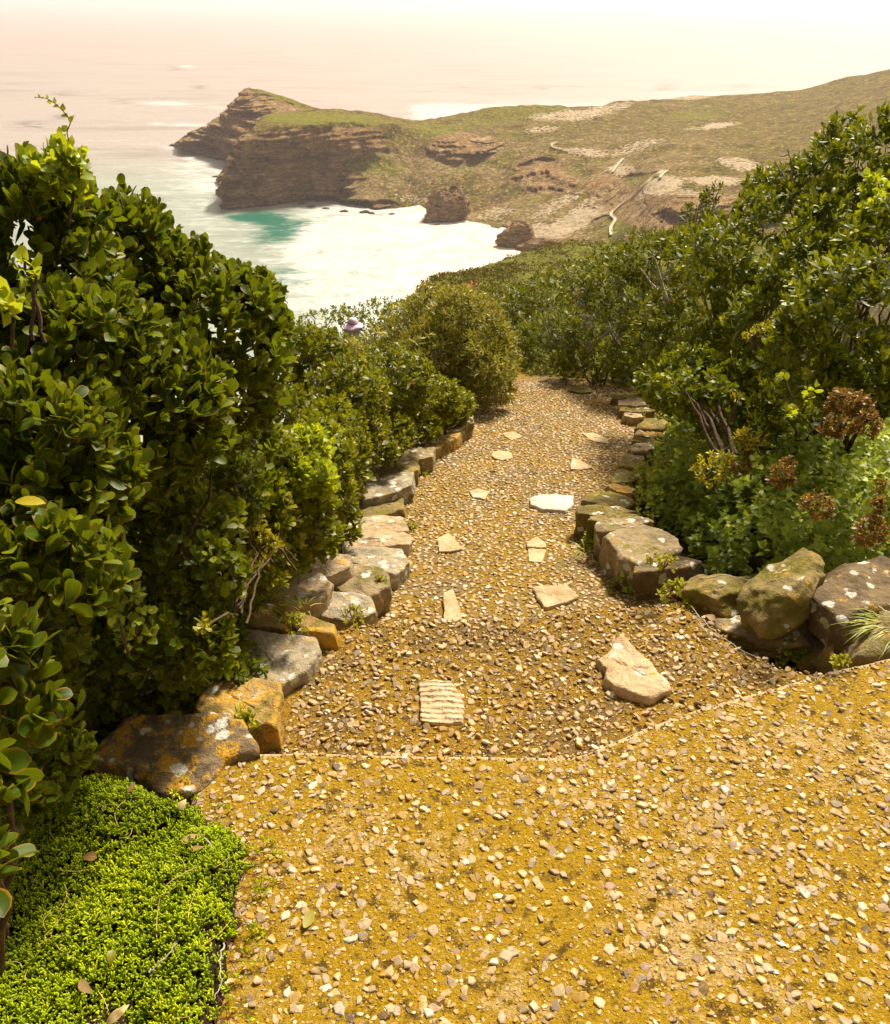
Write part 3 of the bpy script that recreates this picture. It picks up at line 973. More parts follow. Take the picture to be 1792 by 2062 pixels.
TER = [(430, 1600), (520, 1480), (560, 1380), (600, 1310), (640, 1272), (700, 1256), (760, 1250), (900, 1243), (1060, 1237), (1200, 1218), (1290, 1213), (1375, 1214), (1420, 1240), (1490, 1300),
       (1580, 1342), (1680, 1362), (1760, 1420), (1300, 1560), (1150, 1620), (800, 1620)]
TERW = at_z(*np.array(TER, float).T, TER_Z)[:, :2]


def build_terrace():
    out = []
    for i in range(len(TERW)):
        a, b = TERW[i], TERW[(i + 1) % len(TERW)]
        k = max(1, int(np.linalg.norm(b - a) / 0.03))
        for j in range(k):
            out.append(a + (b - a) * j / k)
    o_ = np.array(out)
    o_ += 0.008 * np.stack([fbm(np.c_[o_, 0 * o_[:, :1]], 9, 3), fbm(np.c_[o_, 0 * o_[:, :1] + 5], 9, 3)], -1)
    n = len(o_)
    c = o_.mean(0)
    rings = []
    for s, dz in [(0.0, 0), (0.25, 0), (0.5, 0), (0.7, 0), (0.85, 0), (0.94, 0), (0.985, -0.002), (1.0, -0.014), (1.0, -0.05), (1.0, -0.35)]:
        q = c + (o_ - c) * s
        rings.append(np.c_[q, zter(q[:, 0], q[:, 1]) + dz])
    o = mk('lower_terrace', np.concatenate(rings), grid_faces(len(rings), n, True), M['terrace'])
    tag(o, kind='structure')


build_terrace()

PL = [(640, 1330), (690, 1275), (745, 1240), (795, 1170), (820, 1110), (818, 1060), (812, 1010), (835, 955), (868, 915), (925, 868), (985, 830), (1030, 790), (1060, 765)]
PR = [(1420, 1330), (1400, 1250), (1290, 1190), (1225, 1120), (1185, 1080), (1168, 1030), (1185, 990), (1215, 930), (1245, 880), (1250, 835), (1250, 800), (1215, 780), (1180, 768)]
PLW, PRW = at_ramp(*np.array(PL, float).T), at_ramp(*np.array(PR, float).T)


def build_path():
    ys = np.linspace(2.45, 8.3, 200)
    xl = np.interp(ys, PLW[:, 1], PLW[:, 0]) - 0.20
    xr = np.interp(ys, PRW[:, 1], PRW[:, 0]) + 0.30
    f = np.linspace(0, 1, 60)
    X = xl[:, None] * (1 - f) + xr[:, None] * f
    Y = ys[:, None] + 0 * X
    o = mk('path', np.stack([X, Y, zramp(X, Y)], -1), grid_faces(len(ys), len(f)), M['ramp'])
    tag(o, kind='structure')


build_path()

# ------------------------------------------------------------------ stones
STONES = []


def rock_from_outline(name, poly, zs, thick, mat, label, group, bump=0.013, edge=0.020, flare=0.03, tilt=(0, 0), dome=0.0, ridges=0, parent=None, cat='stone', nth=110, grow=1.0):
    """poly: outline of the upper face in sketch units; zs: its height (number or function of x, y)"""
    p = np.array(poly, float)
    if callable(zs):
        W = at_z(p[:, 0], p[:, 1], -0.5)
        for _ in range(12):
            W = at_z(p[:, 0], p[:, 1], zs(W[:, 0], W[:, 1]))
    else:
        W = at_z(p[:, 0], p[:, 1], zs)
        if tilt != (0, 0):
            c0 = W.mean(0)
            for _ in range(8):
                W = at_z(p[:, 0], p[:, 1], zs + tilt[0] * (W[:, 0] - c0[0]) + tilt[1] * (W[:, 1] - c0[1]))
    c = W.mean(0)
    if grow != 1.0: W = c + (W - c) * [grow, grow, 1]
    # star-shaped outline sampled by angle
    L = [W[i] + (W[(i + 1) % len(W)] - W[i]) * s for i in range(len(W)) for s in np.linspace(0, 1, 24, endpoint=False)]
    L = np.array(L)
    ang = np.arctan2(L[:, 1] - c[1], L[:, 0] - c[0])
    rad = np.hypot(L[:, 0] - c[0], L[:, 1] - c[1])
    od = np.argsort(ang)
    ang, rad = ang[od], rad[od]
    th = np.linspace(-np.pi, np.pi, nth, endpoint=False)
    rr = np.interp(th, np.r_[ang - 2 * np.pi, ang, ang + 2 * np.pi], np.r_[rad, rad, rad])
    rr = rr * (1 + 0.05 * fbm(np.stack([np.cos(th) * 1.6, np.sin(th) * 1.6, 0 * th + c[0] * 31], -1), 1.5, 4))
    A = np.c_[L[:, :2] - c[:2], np.ones(len(L))]
    co = np.linalg.lstsq(A, L[:, 2], rcond=None)[0]
    mr = rr.mean()
    edge = edge * 0.42
    prof = [(0.001, 0), (0.18, 0), (0.36, 0), (0.52, 0), (0.66, 0), (0.78, 0), (0.88, 0), (0.95, -0.12 * edge), (0.985, -0.5 * edge), (1.0, -1.3 * edge)]
    for f in (0.2, 0.35, 0.5, 0.65, 0.8, 1.0):
        prof.append((1.0 + flare * f, -1.3 * edge - (thick - 1.3 * edge) * f))
    V = []
    for s, dz in prof:
        x, y = np.cos(th) * rr * s, np.sin(th) * rr * s
        z = co[0] * x + co[1] * y + co[2] + dz + dome * (1 - min(s, 1) ** 2)
        V.append(np.stack([x + c[0], y + c[1], z], -1))
    V = np.array(V)
    s1 = 1.0 / max(0.06, mr)
    seed = RNG.random(3) * 40
    a = fbm(V + seed, 1.3 * s1, 4)
    nv = unit(np.stack([np.cos(th) + 0 * V[..., 0], np.sin(th) + 0 * V[..., 0], 0 * V[..., 0]], -1))
    sidew = np.array([0, 0, 0, .05, .1, .2, .4, .7, 1, 1, 1, 1, 1, 1, 1, 1])[:, None]
    lay = fbm(np.stack([V[..., 0] * 3, V[..., 1] * 3, V[..., 2] * 45], -1) + seed, 1.0, 3)
    V = V + nv * (sidew * bump * (0.8 * a + 1.0 * lay))[..., None]
    V[..., 2] += (1 - sidew) * bump * 0.55 * (fbm(V + seed + 9, 2.0 * s1, 4) + 0.8 * np.round(1.6 * fbm(V + seed + 3, 1.5 * s1, 2))) + sidew * 0.2 * bump * a
    rf = fbm(V + seed + 21, 42.0, 3)
    V = V + (nv * sidew[..., None] + np.array([0, 0, 1.0]) * (1 - sidew[..., None])) * (0.0032 * rf)[..., None]
    if ridges:
        V[..., 2] += (1 - sidew) * 0.006 * np.sin((V[..., 1] - c[1]) * ridges + 2.5 * vnoise(V * 9))
    base = np.array([c[0], c[1], c[2] - thick])
    F = grid_faces(len(prof), nth, True)
    o = mk(name, V, F, mat, own_loc=base)
    tag(o, label, cat, group)
    STONES.append((W[:, :2], c))
    return o


gl = 'edging stones along the left of the path'
gr = 'edging stones along the right of the path'
zr = lambda h: (lambda x, y: zramp(x, y) + h)
LEFT = [
    ([(255, 1444), (355, 1438), (478, 1450), (500, 1488), (500, 1510), (440, 1530), (400, 1585), (330, 1590), (290, 1550), (196, 1532), (215, 1490)], 0.02, 0.34, 'stone_dark',
     'dark brown slab of rock with round white lichen spots, beside the green succulents', dict(tilt=(0.05, 0.16), edge=0.03, bump=0.012)),
    ([(425, 1378), (500, 1370), (556, 1374), (560, 1408), (548, 1455), (490, 1462), (425, 1450), (395, 1420)], -0.10, 0.3, 'stone_ochre',
     'ochre yellow block directly behind the white-spotted dark rock', dict(edge=0.045)),
    ([(462, 1266), (555, 1276), (632, 1284), (634, 1304), (612, 1338), (566, 1372), (500, 1352), (440, 1340), (420, 1300)], -0.145, 0.26, 'stone_pale',
     'broad pale grey flat stone crusted with lichen, behind the ochre block', dict(edge=0.03)),
    ([(478, 1224), (540, 1216), (615, 1238), (670, 1256), (668, 1278), (600, 1270), (520, 1258), (470, 1250)], -0.145, 0.24, 'stone_ochre',
     'long orange stone behind the broad pale grey flat one', dict(edge=0.03)),
    ([(632, 1192), (700, 1194), (742, 1202), (745, 1226), (708, 1248), (650, 1240), (618, 1222)], -0.25, 0.24, 'stone_pale',
     'pale stone spotted white with lichen, next to the path behind the long orange stone', dict(edge=0.03)),
    ([(572, 1160), (640, 1156), (662, 1176), (640, 1204), (580, 1212), (545, 1200), (556, 1180)], -0.17, 0.24, 'stone_tan',
     'lichen-orange pale stone on the bush side of the grey rough stone', dict(edge=0.025)),
    ([(690, 1138), (752, 1138), (780, 1154), (778, 1176), (742, 1200), (690, 1190), (656, 1172)], -0.27, 0.26, 'stone_side',
     'rough dark grey angular stone at the corner of the path', dict(edge=0.035)),
    ([(608, 1117), (660, 1113), (702, 1120), (700, 1142), (655, 1158), (598, 1152)], -0.21, 0.24, 'stone_tan',
     'plain tan flat stone touching the dark shade of the bush', dict(edge=0.025)),
    ([(700, 1106), (760, 1102), (804, 1106), (822, 1128), (790, 1148), (735, 1138), (700, 1128)], zr(0.09), 0.3, 'stone_pale',
     'large grey stone with an undercut end jutting at the path', dict(edge=0.035)),
    ([(700, 1080), (760, 1074), (812, 1072), (824, 1084), (815, 1094), (760, 1098), (702, 1104)], zr(0.075), 0.28, 'stone_tan',
     'narrow tan stone bar with a rusty orange end', dict(edge=0.025)),
    ([(708, 1044), (760, 1040), (808, 1043), (812, 1062), (770, 1072), (706, 1076)], zr(0.08), 0.24, 'stone_tan',
     'clean tan rectangular stone just above the narrow bar with the rusty end', dict(edge=0.02)),
    ([(722, 1008), (770, 1002), (806, 1002), (808, 1024), (770, 1034), (712, 1036)], zr(0.05), 0.2, 'stone_mossy',
     'low stone half buried in yellow-green moss', dict(edge=0.02)),
    ([(738, 972), (790, 956), (830, 950), (828, 976), (790, 988), (738, 1000)], zr(0.11), 0.25, 'stone_pale',
     'silvery pale stone with long grain, above the mossy half buried one', dict(edge=0.02)),
    ([(752, 944), (800, 930), (836, 926), (838, 944), (800, 954), (748, 968)], zr(0.11), 0.24, 'stone_mossy',
     'brown stone with a dark front edge, between two paler stones', dict(edge=0.02)),
    ([(780, 912), (840, 902), (872, 902), (868, 918), (830, 926), (770, 934)], zr(0.11), 0.24, 'stone_side',
     'stone with a sharp dark notch under its corner, opposite the small triangular paver', dict(edge=0.02)),
    ([(835, 888), (890, 872), (926, 868), (920, 880), (880, 898), (835, 904)], zr(0.09), 0.2, 'stone_ochre',
     'yellow lichened flat stone under the trailing twigs of the red-stemmed bush', dict(edge=0.02)),
    ([(904, 852), (930, 838), (950, 836), (950, 850), (925, 862), (900, 866)], zr(0.12), 0.22, 'stone_side',
     'small squarish stone, last one before the rounded olive bush', dict(edge=0.02)),
]
for poly, z, th, m, lab, kw in LEFT:
    rock_from_outline('edging_stone', poly, z, th, M[m], lab, gl, grow=1.13, **kw)


def zz(x, y):
    s = 340 / 1524
    return ((1160 + s * x) / 1.0156, (780 + s * y) / 1.0156)


def Z7(*pts): return [zz(*p) for p in pts]


RIGHT = [
    (Z7((100, 1140), (260, 1134), (450, 1150), (610, 1185), (460, 1200), (240, 1212), (110, 1200)), zr(0.15), 0.36, 'stone_mossy',
     'thin upright mossy slab at the path corner, farthest of the four upright slabs', dict(edge=0.02, flare=0.0)),
    (Z7((205, 1228), (300, 1208), (470, 1205), (640, 1228), (480, 1250), (280, 1268), (205, 1270)), zr(0.16), 0.4, 'stone_mossy',
     'upright slab wedged behind the narrow one with the wavy top', dict(edge=0.02, flare=0.0)),
    (Z7((270, 1290), (460, 1248), (650, 1238), (775, 1280), (640, 1308), (480, 1338), (330, 1368), (275, 1340)), zr(0.165), 0.42, 'stone_side',
     'narrow upright slab with a wavy top, beside the biggest flat-topped block', dict(edge=0.025, flare=0.0)),
    (Z7((350, 1415), (480, 1345), (700, 1318), (860, 1360), (950, 1440), (1000, 1530), (850, 1598), (650, 1650), (500, 1600), (420, 1510)), zr(0.16), 0.40, 'stone_side',
     'biggest flat-topped block of the right edging, cracked across its top', dict(edge=0.03, flare=-0.02)),
    (Z7((640, 1680), (800, 1612), (1050, 1602), (1195, 1650), (1090, 1690), (800, 1735), (650, 1740)), zr(0.15), 0.34, 'stone_grey',
     'dark block with white lichen on its end, in front of the biggest flat-topped block', dict(edge=0.025, flare=0.0)),
    (Z7((1060, 1850), (1200, 1770), (1490, 1770), (1560, 1850), (1530, 1930), (1280, 1960), (1100, 1920)), zr(0.13), 0.28, 'stone_mossy',
     'low flat stone with one white dot, beside the mossy boulder', dict(edge=0.03)),
    (Z7((150, 1090), (210, 1020), (400, 1010), (560, 1060), (620, 1110), (480, 1140), (330, 1135)), zr(0.11), 0.3, 'stone_mossy',
     'orange-lichened ledge stone just behind the upright slabs', dict(edge=0.03)),
    (Z7((350, 965), (390, 930), (540, 945), (640, 985), (600, 1030), (450, 1010)), zr(0.08), 0.25, 'stone_ochre',
     'bright orange patched ledge stone with weeds over its back', dict(edge=0.02)),
    (Z7((390, 900), (430, 830), (500, 800), (640, 840), (670, 890), (540, 925), (420, 925)), zr(0.08), 0.25, 'stone_mossy',
     'mossy ledge stone with a dark split front, level with the triangular paver', dict(edge=0.02)),
    (Z7((490, 775), (520, 715), (690, 735), (720, 780), (620, 805)), zr(0.07), 0.22, 'stone_mossy',
     'dull brown wedge-shaped ledge stone under the weeds', dict(edge=0.02)),
    (Z7((515, 700), (560, 640), (680, 655), (710, 710), (600, 725)), zr(0.07), 0.22, 'stone_side',
     'small ledge stone carrying a white speck, above the brown wedge', dict(edge=0.02)),
    (Z7((580, 605), (640, 560), (760, 570), (795, 605), (720, 640), (610, 630)), zr(0.10), 0.26, 'stone_side',
     'thick rounded ledge stone overhanging a dark hollow', dict(edge=0.03)),
    (Z7((600, 545), (650, 515), (860, 540), (870, 570), (760, 560), (650, 555)), zr(0.07), 0.22, 'stone_mossy',
     'thin sliver of stone under the split mossy flagstone', dict(edge=0.02)),
    (Z7((630, 490), (650, 445), (780, 435), (870, 470), (870, 505), (700, 508)), zr(0.07), 0.22, 'stone_ochre',
     'split mossy flagstone with a straight front edge', dict(edge=0.02)),
    (Z7((640, 420), (720, 345), (870, 345), (910, 375), (870, 430), (740, 428)), zr(0.09), 0.2, 'stone_mossy',
     'broad olive flagstone where the right edging turns uphill', dict(edge=0.02)),
    (Z7((515, 310), (530, 280), (680, 295), (690, 325), (600, 325)), zr(0.07), 0.18, 'stone_tan',
     'pale thin stone rimmed with moss near the far bend', dict(edge=0.015)),
    (Z7((485, 265), (495, 232), (700, 235), (790, 262), (700, 285), (560, 275)), zr(0.07), 0.18, 'stone_mossy',
     'moss-streaked stone in the far bend, second of the stepped ledges', dict(edge=0.015)),
    (Z7((478, 205), (490, 172), (640, 150), (740, 160), (740, 210), (600, 215)), zr(0.09), 0.2, 'stone_tan',
     'pale ledge with a bright yellow stain at the far bend', dict(edge=0.015)),
    (Z7((410, 155), (430, 110), (600, 105), (690, 135), (640, 155)), zr(0.06), 0.16, 'stone_mossy',
     'brown flat stone at the far end of the path, under the hedge', dict(edge=0.015)),
    (Z7((20, 80), (60, 50), (200, 48), (225, 90), (130, 100)), zr(0.02), 0.14, 'stone_mossy',
     'yellow-rimmed flat stone across the far end of the path', dict(edge=0.015)),
]
for poly, z, th, m, lab, kw in RIGHT:
    rock_from_outline('edging_stone', poly, z, th, M[m], lab, gr, grow=1.08, **kw)


def boulder(name, px, py, z, radii, rotz, mat, label, amp=0.12, sq=0.35, tilt=0.0, group=None, seed=None):
    """a rounded block: superellipsoid with ledges and hollows; z is the height of its centre"""
    c = at_z(px, py, z)
    nu, nv = 96, 60
    th = np.linspace(0, 2 * np.pi, nu, endpoint=False)
    ph = np.linspace(-np.pi / 2, np.pi / 2, nv)
    T, Pp = np.meshgrid(th, ph)
    d = np.stack([np.cos(Pp) * np.cos(T), np.cos(Pp) * np.sin(T), np.sin(Pp)], -1)
    e = 2.0 / (1 - sq * 0.8)
    k = (np.abs(d) ** e).sum(-1) ** (-1 / e)
    s = RNG.random(3) * 30 if seed is None else np.array(seed, float)
    n1, n2, n3 = fbm(d + s, 1.1, 3), fbm(d + s, 2.6, 4), fbm(d + s, 7.5, 3)
    fr = np.random.default_rng(int(abs(px * 7 + py)))
    for nn in unit(fr.normal(0, 1, (15, 3))):
        k = np.minimum(k, fr.uniform(0.72, 0.98) / np.maximum(d @ nn, 1e-3))
    r = 1.08 * k * (1 + amp * n1 + amp * 0.55 * n2 - amp * 0.5 * np.abs(fbm(d + s + 7, 1.7, 3)) + amp * 0.16 * n3)
    P = d * r[..., None] * np.array(radii)
    ct, st = math.cos(tilt), math.sin(tilt)
    P = np.stack([P[..., 0] * ct - P[..., 2] * st, P[..., 1], P[..., 0] * st + P[..., 2] * ct], -1)
    cr, sr = math.cos(rotz), math.sin(rotz)
    P = np.stack([P[..., 0] * cr - P[..., 1] * sr, P[..., 0] * sr + P[..., 1] * cr, P[..., 2]], -1) + c
    o = mk(name, P, grid_faces(nv, nu, True), mat, own_loc=[c[0], c[1], P[..., 2].min()])
    tag(o, label, 'rock', group)
    return o


wg = 'rocks of the rough wall at the right'
boulder('boulder', 1575, 1195, -0.10, (0.185, 0.12, 0.10), R(40), M['stone_mossy'], 'rounded mossy green boulder tilted up on top of the rough wall', 0.16, 0.3, 0.32, wg, (3.1, 7.7, 1.2))
boulder('wall_rock', 1735, 1215, -0.12, (0.21, 0.17, 0.115), R(20), M['stone_grey'], 'big dark square rock with orange lichen on top, right of the mossy boulder', 0.09, 0.75, -0.05, wg, (13.1, 2.7, 5.2))
boulder('wall_rock', 1540, 1290, -0.30, (0.21, 0.12, 0.10), R(-8), M['stone_side'], 'speckled grey-brown rock that carries the mossy boulder', 0.12, 0.6, 0, wg)
boulder('wall_rock', 1640, 1330, -0.34, (0.13, 0.08, 0.10), R(-25), M['stone_pale'], 'small pale lichened rock peeping out between weeds below the big dark square rock', 0.14, 0.6, 0.5, wg)
boulder('wall_rock', 1690, 1350, -0.30, (0.12, 0.09, 0.12), R(15), M['stone_mossy'], 'brown rock in deep shade at the foot of the rough wall', 0.12, 0.7, 0, wg)
boulder('wall_rock', 1775, 1330, -0.20, (0.17, 0.10, 0.17), R(25), M['stone_side'], 'upright brown rock under the grass tuft', 0.10, 0.75, 0, wg)
boulder('wall_rock', 1460, 1205, -0.22, (0.14, 0.10, 0.08), R(10), M['stone_mossy'], 'low worn rock with a straw-coloured twig lying over it', 0.12, 0.6, 0, wg)

PAVERS = [
    ([(1203, 1325), (1240, 1288), (1252, 1277), (1300, 1322), (1322, 1348), (1354, 1384), (1306, 1403), (1255, 1390), (1215, 1368), (1219, 1345)], lambda x, y: zter(x, y) + 0.036, 0.1, 'paver',
     'big raised cream stone with sharp corners on the lower terrace', dict(edge=0.02, bump=0.014, flare=0.06)),
    ([(845, 1374), (870, 1366), (905, 1370), (930, 1400), (934, 1452), (890, 1458), (845, 1450)], lambda x, y: zter(x, y) + 0.014, 0.06, 'paver_ridged',
     'cream stone with rippled ridges across it', dict(edge=0.012, bump=0.006)),
    ([(893, 1192), (912, 1187), (925, 1215), (930, 1246), (912, 1252), (893, 1250)], zr(0.02), 0.06, 'paver', 'narrow upright-looking cream stone at the step behind the rippled one', dict(edge=0.01, bump=0.005)),
    ([(1072, 1182), (1105, 1178), (1140, 1176), (1168, 1200), (1130, 1214), (1098, 1222), (1085, 1205)], zr(0.018), 0.06, 'paver', 'broad smooth cream stone in front of the dark end of the right edging', dict(edge=0.008, bump=0.004)),
    ([(880, 1086), (903, 1072), (934, 1104), (905, 1110), (884, 1110)], zr(0.014), 0.06, 'paver_dull', 'tan kite-shaped stone near the left edging', dict(edge=0.008, bump=0.004)),
    ([(1060, 1090), (1080, 1080), (1098, 1090), (1100, 1102), (1062, 1100)], zr(0.018), 0.06, 'paver_dull', 'small brown stone above the sunken flat one', dict(edge=0.01, bump=0.005)),
    ([(1064, 1104), (1100, 1106), (1092, 1132), (1064, 1130)], zr(0.008), 0.05, 'paver_dull', 'sunken flat tan stone between the small brown and the broad cream ones', dict(edge=0.006, bump=0.003)),
    ([(1068, 1002), (1085, 995), (1120, 993), (1155, 998), (1154, 1015), (1140, 1027), (1092, 1024), (1070, 1014)], zr(0.022), 0.06, 'paver_white', 'bright white oval stone, whitest of all in the path', dict(edge=0.01, bump=0.004)),
    ([(1151, 920), (1172, 928), (1191, 940), (1168, 945), (1149, 944)], zr(0.014), 0.05, 'paver', 'pale triangular stone beside the right edging', dict(edge=0.008, bump=0.003)),
    ([(988, 912), (1005, 906), (1030, 912), (1032, 922), (1010, 926), (994, 922)], zr(0.012), 0.05, 'paver_dull', 'rounded tan stone in the upper middle of the path', dict(edge=0.008, bump=0.003)),
    ([(944, 988), (962, 982), (986, 990), (975, 1004), (952, 1000)], zr(0.010), 0.05, 'paver_dull', 'faint square tan stone left of the bright white oval', dict(edge=0.006, bump=0.003)),
    ([(1010, 872), (1035, 868), (1052, 878), (1030, 886)], zr(0.008), 0.05, 'paver_dull', 'faint grey-tan stone near the far bend, left of centre', dict(edge=0.006, bump=0.003)),
    ([(1170, 870), (1200, 872), (1226, 884), (1222, 892), (1190, 886)], zr(0.008), 0.05, 'paver_dull', 'faint brown stone near the far bend, towards the right edging', dict(edge=0.006, bump=0.003)),
]
PAVE_FROM = len(STONES)
for poly, z, th, m, lab, kw in PAVERS:
    rock_from_outline('paving_stone', poly, z, th, M[m], lab, 'large stones set in the path', cat='paving stone', **kw)


# ------------------------------------------------------------------ pebbles bedded in the concrete
def pebbles(name, P, size, tiltmax, flat, seed, label, lift=0.30, mat='pebble'):
    rng = np.random.default_rng(seed)
    N = len(P)
    k = 6
    th = (np.arange(k) + rng.uniform(-0.38, 0.38, (N, k))) * 2 * np.pi / k
    r = rng.uniform(0.72, 1.18, (N, k))
    asp = rng.uniform(0.55, 0.95, N)[:, None]
    bx, by = r * np.cos(th), r * np.sin(th) * asp
    h = rng.uniform(0.5, 1.0, N)[:, None] * flat
    tilt_top = rng.uniform(-0.25, 0.25, (N, 2))
    rings = []
    for s, z in [(1.0, -0.6), (1.03, 0.35), (0.80, 0.92)]:
        zz_ = z * h + 0 * bx
        if z > 0: zz_ = zz_ + h * (tilt_top[:, :1] * bx + tilt_top[:, 1:] * by) * (0.9 if z > 0.5 else 0.3)
        rings.append(np.stack([bx * s, by * s, zz_], -1))
    top = np.stack([0 * h[:, 0], 0 * h[:, 0], h[:, 0] * 1.0], -1)[:, None]
    V = np.concatenate(rings + [top], 1) * size[:, None, None]
    rz = rng.uniform(0, 2 * np.pi, N)
    tx = rng.uniform(-tiltmax, tiltmax, N)
    ty = rng.uniform(-tiltmax, tiltmax, N)
    c, s = np.cos(rz)[:, None], np.sin(rz)[:, None]
    x = V[..., 0] * c - V[..., 1] * s
    y = V[..., 0] * s + V[..., 1] * c
    z = V[..., 2] + x * np.tan(tx)[:, None] + y * np.tan(ty)[:, None] + size[:, None] * flat * lift * 0.3
    W = np.stack([x, y, z], -1) + P[:, None]
    nv = 3 * k + 1
    f4 = grid_faces(3, k, True)
    f3 = np.array([[2 * k + i, 2 * k + (i + 1) % k, 3 * k] for i in range(k)])
    off = (np.arange(N) * nv)[:, None, None]
    rnd = np.repeat(rng.random(N), nv)
    o = mk(name, W.reshape(-1, 3), [(f4[None] + off).reshape(-1, 4), (f3[None] + off).reshape(-1, 3)], M[mat], attrs={'rnd': rnd}, smooth=False)
    tag(o, label, 'pebbles', kind='stuff')
    return o


def scatter(poly, sp, rng, jit=0.46):
    poly = np.asarray(poly)
    lo, hi = poly.min(0), poly.max(0)
    gx = np.arange(lo[0], hi[0], sp)
    gy = np.arange(lo[1], hi[1], sp)
    X, Y = np.meshgrid(gx, gy)
    X = X + (np.arange(len(gy)) % 2)[:, None] * sp / 2
    X = (X + rng.uniform(-jit, jit, X.shape) * sp).ravel()
    Y = (Y + rng.uniform(-jit, jit, Y.shape) * sp).ravel()
    k = in_poly(X, Y, poly)
    return X[k], Y[k]


def seen(x, y, z, m=0.12):
    px, py = project(np.stack([x, y, z + 0 * x], -1))
    return (px > -1792 * m) & (px < 1792 * (1 + m)) & (py > -100) & (py < 2062 * (1 + m))


def free_of_stones(x, y, grow=1.04, which=None):
    ok = np.ones(len(x), bool)
    for W, c in STONES if which is None else STONES[which:]:
        q = c[:2] + (W - c[:2]) * grow
        ok &= ~in_poly(x, y, q)
    return ok


rg = np.random.default_rng(5)
slab_in = SLAB.mean(0) + (SLAB - SLAB.mean(0)) * 0.992
for nm, sp, lo, hi, lab in [('bedded_pebbles', 0.0205, 0.0045, 0.0165, 'tan, pink and cream chips bedded in the yellow lichened slab'), ('bedded_grit', 0.0098, 0.0018, 0.0056, 'fine grit and tiny chips between the pebbles of the slab')]:
    # the slab
    x, y = scatter(slab_in, sp, rg)
    k = seen(x, y, 0.0)
    x, y = x[k], y[k]
    k = rg.random(len(x)) < np.clip(0.80 + 0.30 * fbm(np.stack([x, y, 0 * x], -1), 3.0, 3), 0.35, 1)
    x, y = x[k], y[k]
    k = free_of_stones(x, y)
    x, y = x[k], y[k]
    sz = lo + (hi - lo) * rg.random(len(x)) ** 1.9
    pebbles(nm, np.stack([x, y, 0 * x], -1), sz, 0.38, 0.36, 3 + len(x), lab, 0.0, 'grit' if 'grit' in nm else 'pebble')

x, y = scatter(TERW, 0.0250, rg)
k = free_of_stones(x, y) & ~in_poly(x, y, SLAB)
x, y = x[k], y[k]
pebbles('terrace_pebbles', np.stack([x, y, zter(x, y)], -1), 0.0065 + 0.0105 * rg.random(len(x)) ** 1.6, 0.55, 0.5, 21, 'close-set mauve and cream pebbles of the lower terrace', 0.8)
x, y = scatter(TERW, 0.012, rg)
k = free_of_stones(x, y) & ~in_poly(x, y, SLAB)
x, y = x[k], y[k]
pebbles('terrace_grit', np.stack([x, y, zter(x, y)], -1), 0.0018 + 0.003 * rg.random(len(x)), 0.4, 0.5, 22, 'fine grit between the pebbles of the lower terrace', mat='grit')
pw = np.vstack([PLW[:, :2] - [0.14, 0], PRW[::-1, :2] + [0.14, 0]])
x, y = scatter(pw, 0.0268, rg)
k = free_of_stones(x, y) & ~in_poly(x, y, TERW) & (y > 2.5)
x, y = x[k], y[k]
pebbles('path_pebbles', np.stack([x, y, zramp(x, y)], -1), 0.0075 + 0.0075 * rg.random(len(x)) ** 1.2, 0.30, 0.42, 23, 'close-set cream pebbles of the sloping path', 0.9)

# ================================================================== PLANTS
def leaf_shape(kind, lod):
    """returns verts (x across, y along, z up), faces, rim (0 on the midrib, 1 on the margin)"""
    prof = {'obovate': [(0, .03), (.12, .10), (.35, .22), (.58, .31), (.78, .33), (.92, .23), (1.0, 0)],
            'oblong': [(0, .03), (.12, .12), (.35, .22), (.6, .23), (.8, .17), (.92, .09), (1.0, 0)],
            'lance': [(0, .03), (.12, .08), (.3, .125), (.5, .13), (.72, .09), (.9, .04), (1.0, 0)],
            'round': [(0, .10), (.12, .32), (.32, .46), (.55, .48), (.75, .40), (.92, .20), (1.0, 0)],
            'ovate': [(0, .05), (.1, .25), (.25, .38), (.45, .36), (.68, .22), (.87, .09), (1.0, 0)]}[kind]
    if lod == 'mid': prof = [prof[0], prof[2], prof[4], prof[6]]
    if lod == 'lo':
        w = prof[3][1] * 1.08
        my = 0.45 if kind in ('lance', 'ovate') else 0.6
        V = np.array([(0, 0, 0), (w, my, .06), (0, 1, -.03), (-w, my, .06)], float)
        return V, [np.array([[0, 1, 2], [0, 2, 3]])], np.array([.3, .8, .6, .8])
    V, rim, F4, F3 = [], [], [], []
    fold, curl = 0.30, 0.10
    for i, (s, w) in enumerate(prof):
        zc = curl * (4 * s * (1 - s)) - 0.06 * s * s
        if i == len(prof) - 1:
            V.append((0, s, zc)); rim.append(0.9)
        else:
            V += [(-w, s, zc + fold * w * 0.6), (0, s, zc), (w, s, zc + fold * w * 0.6)]
            rim += [1, 0, 1]
    n = len(prof) - 1
    for i in range(n - 1):
        a = 3 * i
        F4 += [(a, a + 1, a + 4, a + 3), (a + 1, a + 2, a + 5, a + 4)]
    a = 3 * (n - 1)
    F3 += [(a, a + 1, a + 3), (a + 1, a + 2, a + 3)]
    return np.array(V, float), [np.array(F4), np.array(F3)], np.array(rim, float)


